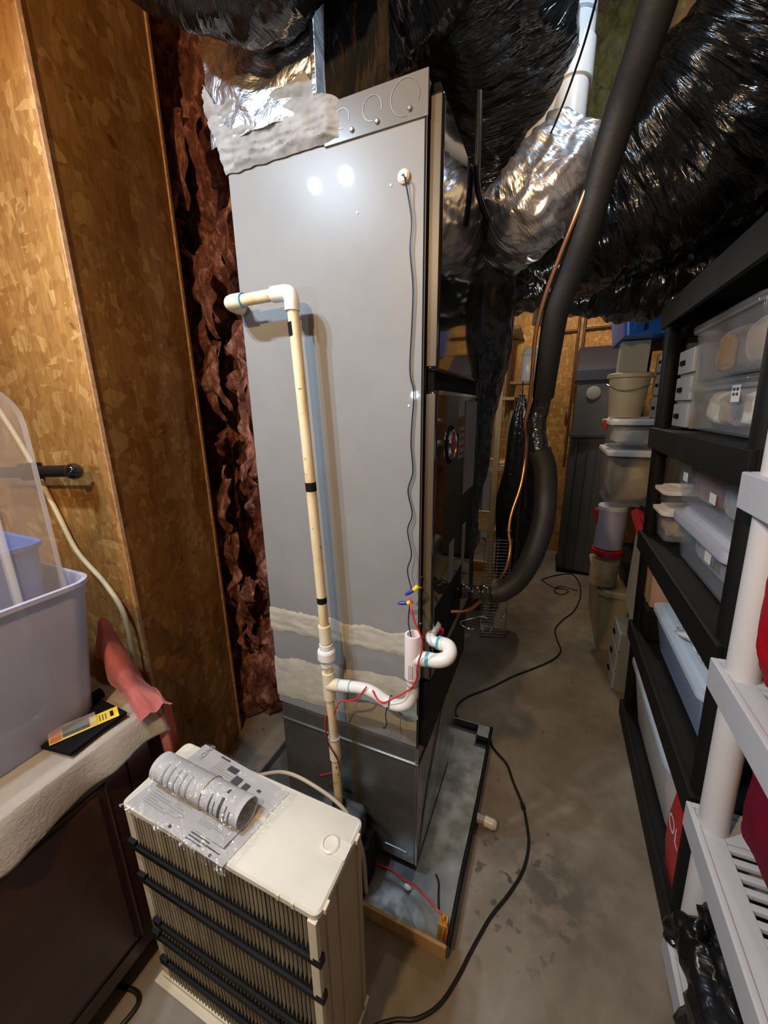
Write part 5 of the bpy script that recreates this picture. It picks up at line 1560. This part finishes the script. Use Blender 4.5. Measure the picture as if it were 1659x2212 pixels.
# lowest level
tub('white_tub', 'big white tub with a pale blue lid on the lowest black shelf', 0.016, 0.40, 1.245, 1.94, 0.098, 0.395, M_WTUB, M_LIDB, None, 0.035, r=0.07)
tub('clear_tub', 'small clear tub with a pale blue lid behind the red packet', 0.10, 0.40, 1.085, 1.215, 0.098, 0.27, M_CLEAR, M_LIDB, None, 0.012, r=0.02)
heap('grey_clothes', 'grey cloth in the small clear tub behind the red packet', 0.12, 0.38, 1.10, 1.20, 0.105, 0.25, M_GREYCL, 21.0, amp=0.06)
t = thing('red_package', 'red packet with white outline letters standing at the end of the lowest black shelf', 'packet', (0.0, 1.15, 0.1))
rp = B()
rp.ring_loft([rr(0.020, 0.034, 1.090, 1.205, 0.006, 0.098), rr(0.010, 0.06, 1.088, 1.207, 0.006, 0.20), rr(0.010, 0.06, 1.088, 1.207, 0.006, 0.30), rr(0.020, 0.05, 1.088, 1.207, 0.006, 0.385)])
rp.obj('packet_body', M_REDP, t)
text('print_words', 'OL', 0.075, (0.0095, 1.150, 0.30), frame((0, -1, 0), (0, 0, 1)), M_STICKW, t)
# things on the grey unit
XF = LEANW
t = thing('crimson_bag', 'dark crimson fabric bag standing on the slatted grey shelf', 'bag', (0.18, 0.72, 0.58))
B().blob((0.170, 0.795, 0.735), (0.115, 0.150, 0.150), 0.10, 2.0, 5, 1.2, 0.55).obj('bag_body', M_CRIMSON, t, angle=180)
B().tube(spl([(0.10, 0.88, 0.84), (0.085, 0.85, 0.885), (0.085, 0.75, 0.89), (0.10, 0.70, 0.84)], 6), 0.008, 8).obj('strap', M_CRIMSON, t)
t = thing('red_bag', 'bright red zip bag with black piping on the grey shelf above', 'bag', (0.18, 0.72, 1.0))
B().blob((0.140, 0.800, 1.165), (0.125, 0.14, 0.165), 0.08, 2.0, 5, 2.2, 0.6).obj('bag_body', M_REDCL, t, angle=180)
B().tube([(0.140 + 0.126 * math.cos(a), 0.800 + 0.142 * math.sin(a), 1.225) for a in [k * 2 * PI / 40 for k in range(40)]], 0.007, 8, False, True).obj('piping', M_FELT, t)
B().tube(spl([(0.09, 0.88, 1.30), (0.06, 0.87, 1.33), (0.055, 0.75, 1.34), (0.08, 0.71, 1.30)], 6), 0.007, 8).obj('piping', M_FELT, t)
t = thing('yellow_box', 'yellow carton behind the red bag', 'box', (0.33, 0.9, 1.0))
B().box(0.28, 0.41, 0.80, 0.95, 0.992, 1.10, 0.004).obj('carton', M_CARD, t)
B().box(0.278, 0.412, 0.87, 0.882, 0.993, 1.101, 0.0005).obj('tape', M_BROWNCL, t)
t = thing('refuse_bag', 'shiny black refuse bag slumping over the lowest grey shelf', 'bag', (0.1, 0.75, 0.12))
B().blob((0.165, 0.72, 0.285), (0.185, 0.22, 0.150), 0.32, 2.4, 5, 6.1, 0.7).obj('bag_body', M_FILM2, t, angle=180)
B().tube(spl([(0.02, 0.85, 0.36), (-0.012, 0.875, 0.33), (-0.024, 0.885, 0.28), (-0.02, 0.875, 0.25)], 6), [0.02 + 0.004 * math.sin(i * 1.3) for i in range(19)], 10, True, False, lambda a, s, u: 0.006 * noise.noise(Vector((a, s * 40, 0)))).obj('bag_neck', M_FILM2, t, angle=180)
XF = None

# ------------------------------------------------------------------ beyond the black unit, on the right
t = thing('rear_shelving_unit', 'black plastic shelving unit farther down the aisle', 'shelving', (0.7, 2.75, 0))
for z in (0.09, 0.55, 1.00, 1.47, 1.93):
    sh = B().box(0.50, 0.96, 2.42, 3.28, z - 0.03, z - 0.012).obj('shelf', M_BLACK, t, smooth=False)
    e = B()
    e.box(0.494, 0.51, 2.41, 3.29, z - 0.07, z, 0.004)
    e.box(0.51, 0.96, 2.41, 2.425, z - 0.07, z, 0.004)
    e.obj('lip', M_BLACK, sh)
for y in (2.455, 3.245):
    for x in (0.535, 0.925):
        B().lathe([(0.026, 0.0), (0.026, 1.90)], (x, y, 0), 'z', 16).obj('post', M_BLACK, t)
t = tub('floor_bin', 'closed tan plastic bin on the floor at the end of the black shelving', 0.365, 0.70, 2.56, 3.30, 0.0, 0.40, M_TANBIN, M_TANBIN, None, 0.03, r=0.05)
t = drawers('drawer_stack', 'low stack of clear drawers on the floor at the foot of the black shelving', 0.44, 0.70, 2.18, 2.40, 0.0, 0.36, 3)
tub('upper_tote', 'clear tote of cream cloth with a white lid on top of the tan-filled tote', 0.30, 0.60, 2.52, 2.95, 1.315, 1.455, M_CLEAR, M_LIDW, None, 0.015, M_REDP)
heap('cream_cloth', 'cream cloth in the upper white-lidded tote', 0.325, 0.575, 2.545, 2.925, 1.325, 1.445, M_COTTON, 31.0, amp=0.08)
tub('lower_tote', 'clear tote filled with brown things under the white-lidded tote', 0.305, 0.60, 2.50, 2.98, 0.985, 1.285, M_CLEAR, M_LIDW, None, 0.02)
heap('brown_contents', 'brown fabric in the lower tote', 0.335, 0.57, 2.53, 2.95, 0.995, 1.265, M_STUFFY, 33.0, amp=0.05)
t = thing('tall_canister', 'clear canister with a red lid beside the tan floor bin', 'canister', (0.36, 2.9, 0.42))
B().lathe([(0.075, 0.43), (0.085, 0.44), (0.085, 0.64), (0.080, 0.655)], (0.385, 2.66, 0), 'z', 24).obj('jar', M_CLEAR, t)
B().lathe([(0.072, 0.44), (0.078, 0.45), (0.078, 0.60), (0.03, 0.62)], (0.385, 2.66, 0), 'z', 20).obj('contents', M_STUFFY, t)
B().lathe([(0.088, 0.645), (0.090, 0.65), (0.090, 0.675), (0.082, 0.682)], (0.385, 2.66, 0), 'z', 24).obj('lid', M_REDP, t)
t = thing('tall_canister', 'milky canister with a red clip standing on the red-lidded canister', 'canister', (0.36, 2.9, 0.69))
B().lathe([(0.07, 0.685), (0.080, 0.69), (0.082, 0.93), (0.078, 0.94)], (0.385, 2.66, 0), 'z', 24).obj('jar', M_MILKY, t)
B().box(0.288, 0.306, 2.63, 2.69, 0.85, 0.93, 0.005).obj('clip', M_REDP, t)
B().lathe([(0.083, 0.935), (0.083, 0.955), (0.076, 0.962)], (0.385, 2.66, 0), 'z', 24).obj('lid', M_LIDW, t)
t = thing('white_bin', 'tall off-white bin with a slanting red lid beside the black shelving', 'bin', (0.52, 2.3, 0.55))
wb = B()
wb.prism([(0.485, 2.20, 0.92), (0.485, 2.46, 0.96), (0.485, 2.46, 0.44), (0.485, 2.20, 0.40)], (0, 0, 0), (0.30, 0, 0))
wb.obj('bin_body', M_WTUB, t, smooth=False)
ld = B()
ld.tube(spl([(0.475, 2.16, 0.89), (0.47, 2.30, 0.93), (0.475, 2.48, 0.965)], 6), 0.026, 12)
ld.box(0.47, 0.79, 2.18, 2.48, 0.955, 0.985, 0.008)
ld.obj('lid', M_REDP, t)['label'] = 'red lid'
t = thing('beige_bucket', 'tall beige bucket with a rim standing on the rear totes', 'bucket', (0.37, 2.75, 1.48))
B().lathe([(0.085, 1.482), (0.105, 1.70), (0.108, 1.70), (0.118, 1.705), (0.118, 1.725), (0.106, 1.73), (0.09, 1.728)], (0.385, 2.76, 0), 'z', 28).obj('bucket_body', M_BEIGE, t)
B().tube(spl([(0.27, 2.74, 1.67), (0.32, 2.65, 1.635), (0.40, 2.64, 1.635), (0.49, 2.70, 1.665)], 6), 0.0025, 6).obj('handle', M_GALV, t)
t = thing('tall_carton', 'grey-green carton standing in the beige bucket below the blue tote', 'box', (0.39, 2.76, 1.73))
B().box(0.315, 0.455, 2.70, 2.82, 1.731, 1.90, 0.003).obj('carton', M_GREYBOX, t)
B().box(0.314, 0.456, 2.755, 2.765, 1.732, 1.901, 0.0005).obj('tape', M_BEIGE, t)
t = thing('blue_tote', 'bright blue plastic tote high up under the black ducts', 'storage bin', (0.42, 2.7, 1.93))
bt = B()
bt.ring_loft([rr(0.30, 0.66, 2.52, 3.05, 0.03, 1.905), rr(0.27, 0.69, 2.49, 3.08, 0.03, 2.11), rr(0.26, 0.70, 2.48, 3.09, 0.03, 2.115), rr(0.26, 0.70, 2.48, 3.09, 0.03, 2.13)])
bt.obj('tub_body', M_BLUE, t)
for x in (0.36, 0.47, 0.58):
    B().box(x - 0.02, x + 0.02, 2.497, 2.515, 1.92, 2.10, 0.004).obj('rib', M_BLUE, t)
t = drawers('white_drawer_cart', 'white three-drawer cart on the rear black shelf', 0.515, 0.80, 2.44, 2.80, 1.475, 1.84, 3)
B().box(0.505, 0.509, 2.58, 2.68, 1.76, 1.81, 0.001).obj('label_plate', M_STICKW, t)
o = B().tube(spl([(0.50, 2.38, 1.88), (0.46, 2.30, 1.915), (0.43, 2.18, 1.95), (0.40, 2.05, 1.97)], 6), [0.012 + 0.006 * math.sin(i * 1.7) for i in range(19)], 10, True, False, lambda a, s, u: 0.006 * noise.noise(Vector((a * 2, s * 50, 0)))).obj('foil_strip', M_FOIL, angle=180)
tag(o, 'crumpled strip of silver tape at the top of the black shelving', 'tape')

# slate resin cabinet against the far wall
t = thing('resin_cabinet', 'tall slate-grey resin cabinet with a sloping lid near the far wall', 'cabinet', (0.3, 3.98, 0))
B().prism([(0.16, 3.86, 0.03), (0.47, 3.82, 0.03), (0.50, 4.22, 0.03), (0.16, 4.26, 0.03)], (0, 0, 0), (0, 0, 1.74)).obj('body', M_SLATE, t, smooth=False)
lp = B()
lp.bm.free()
lp = B()
lp.ring_loft([[(0.14, 3.84, 1.76), (0.49, 3.80, 1.76), (0.52, 4.24, 1.76), (0.14, 4.28, 1.76)], [(0.14, 3.84, 1.84), (0.49, 3.80, 1.84), (0.52, 4.24, 2.02), (0.14, 4.28, 2.02)], [(0.16, 3.90, 1.89), (0.47, 3.86, 1.89), (0.50, 4.20, 2.07), (0.16, 4.24, 2.07)]])
lp.obj('lid', M_SLATE2, t, smooth=False)
B().box(0.14, 0.49, 3.80, 4.26, 1.28, 1.31, 0.004).obj('waist_band', M_SLATE2, t)
for x in (0.20, 0.28, 0.36):
    B().box(x, x + 0.012, 3.826, 3.84, 0.10, 1.24, 0.003).obj('rib', M_SLATE, t)
B().lathe([(0.055, -0.0), (0.055, -0.008), (0.045, -0.012)], (0.285, 3.836, 1.655), 'y', 24).obj('round_emblem', M_GREYBOX, t)['label'] = 'pale round emblem'
B().box(0.15, 0.48, 3.83, 4.24, 0.0, 0.035).obj('foot', M_MATTE, t, smooth=False)

# copper water lines on the far wall
t = thing('water_lines', 'pair of dull copper water pipes on the far strand board wall', 'pipe', (0.15, 4.38, 1.8))
for x in (0.135, 0.185):
    B().tube([(x, 4.385, 2.60), (x, 4.385, 1.0)], 0.012, 10).obj('pipe_run', M_OLDCOPPER, t)
B().tube([(-0.12, 4.385, 2.235), (0.13, 4.385, 2.245)], 0.012, 10).obj('pipe_run', M_OLDCOPPER, t)
B().tube([(0.19, 4.385, 2.25), (0.60, 4.385, 2.262)], 0.012, 10).obj('pipe_run', M_OLDCOPPER, t)
for x, z in ((0.02, 2.40), (0.30, 2.40)):
    B().box(x - 0.06, x + 0.06, 4.37, 4.418, z - 0.02, z + 0.02, 0.006).obj('valve', M_GALV, t)
B().tube([(-0.1, 4.385, 2.40), (0.6, 4.385, 2.40)], 0.010, 10).obj('pipe_run', M_GALV, t)
B().lathe([(0.02, -0.04), (0.024, -0.02), (0.024, 0.02), (0.02, 0.04)], (0.12, 4.385, 1.45), 'z', 12).obj('valve', M_OLDCOPPER, t)

# ------------------------------------------------------------------ beyond the furnace, on the left
t = thing('wooden_rack', 'raw pine storage rack with ply gussets beyond the black sheeting', 'rack', (-0.36, 2.9, 0))
for x, y in ((-0.335, 2.70), (-0.265, 3.18), (-0.60, 2.70), (-0.60, 3.18)):
    B().box(x - 0.019, x + 0.019, y - 0.019, y + 0.019, 0.0, 2.04, 0.002).obj('upright', M_PINE, t)
for z in (0.25, 0.70, 1.14, 1.60, 2.02):
    B().box(-0.62, -0.245, 2.68, 3.20, z - 0.01, z + 0.01, 0.002).obj('board', M_PINE, t)
B().prism([(-0.315, 2.695, 1.60), (-0.315, 2.695, 1.95), (-0.262, 3.18, 2.01), (-0.262, 3.18, 1.60)], (0, 0, 0), (0.012, 0, 0)).obj('gusset', M_OSB2, t, smooth=False)
B().prism([(-0.315, 2.695, 1.46), (-0.315, 2.695, 1.60), (-0.285, 3.0, 1.60)], (0, 0, 0), (0.012, 0, 0)).obj('gusset', M_OSB2, t, smooth=False)
B().box(-0.30, -0.265, 2.90, 2.94, 0.0, 1.60, 0.002).obj('post', M_PINE, t)
B().prism([(-0.40, 3.02, 2.02), (-0.36, 3.02, 2.02), (-0.235, 3.28, 1.84), (-0.275, 3.28, 1.84)], (0, 0, 0), (0, 0, 0.05)).obj('brace', M_PINE, t, smooth=False)
t = thing('white_jug', 'white plastic jug with a yellow label by the rack top', 'jug', (-0.16, 2.86, 1.70))
B().ring_loft([rr(-0.225, -0.095, 2.82, 2.98, 0.03, 1.712), rr(-0.232, -0.088, 2.81, 2.99, 0.035, 1.73), rr(-0.232, -0.088, 2.81, 2.99, 0.035, 1.88), rr(-0.215, -0.105, 2.83, 2.97, 0.03, 1.915), rr(-0.18, -0.14, 2.88, 2.92, 0.018, 1.93), rr(-0.18, -0.14, 2.88, 2.92, 0.018, 1.95)]).obj('jug_body', M_PVC, t)
B().box(-0.185, -0.10, 2.806, 2.811, 1.775, 1.835).obj('label_panel', M_YEL, t, smooth=False)
B().box(-0.233, -0.087, 2.809, 2.991, 1.868, 1.874, 0.001).obj('seam', M_GREYPVC, t)
B().box(-0.62, -0.06, 2.80, 3.0, 1.694, 1.711).obj('ledge_board', M_PINE, t, smooth=False)
t = thing('hanging_refuse_bag', 'black refuse bag hanging beyond the wooden rack', 'bag', (-0.17, 2.85, 0.3))


def hb(u, v):
    a = 2 * PI * u
    z = 0.30 + 1.32 * v
    w = float(np.interp(v, [0, 0.08, 0.5, 0.85, 1.0], [0.04, 0.11, 0.115, 0.06, 0.012]))
    n = 0.02 * noise.noise(Vector((math.cos(a) * 2, math.sin(a) * 2, z * 3))) + 0.010 * (1 - 2 * abs(noise.noise(Vector((math.cos(a) * 5, math.sin(a) * 5, z * 2)))))
    return (-0.165 - 0.03 * v + (w + n) * math.cos(a), 2.62 + (w + n) * math.sin(a) * 0.8, z)


B().grid(60, 70, hb).obj('bag_body', M_FILM2, t, angle=180)
B().tube([(-0.195, 2.62, 1.60), (-0.20, 2.66, 1.70)], 0.004, 6).obj('tie', M_CORD, t)
t = thing('wire_shelf', 'chrome wire shelf panel standing on edge behind the taped hose', 'wire shelf', (-0.27, 2.40, 0))
wbase = None
for k in range(32):
    z = 0.02 + 0.70 * k / 31
    if wbase is None:
        wbase = B().tube([(-0.335, 2.42, z), (-0.175, 2.47, z)], 0.0024, 6).obj('wire', M_WIRE, t)
    else:
        c = wbase.copy()
        C.objects.link(c)
        c.location = (0, 0, z - 0.02)
for x, y in ((-0.335, 2.42), (-0.175, 2.47), (-0.255, 2.447)):
    B().tube([(x, y, 0.0), (x, y, 0.735)], 0.003, 8).obj('frame_wire', M_WIRE, t)
o = B().tube(spl([(-0.12, 3.0, 3.14), (-0.13, 3.02, 2.4), (-0.145, 3.02, 2.08)], 4), 0.055, 16).obj('vent_stub', galvanized('blue_steel', (0.25, 0.32, 0.40), 0.35))
tag(o, 'blue-grey steel vent stub hanging above the wooden rack', 'vent')
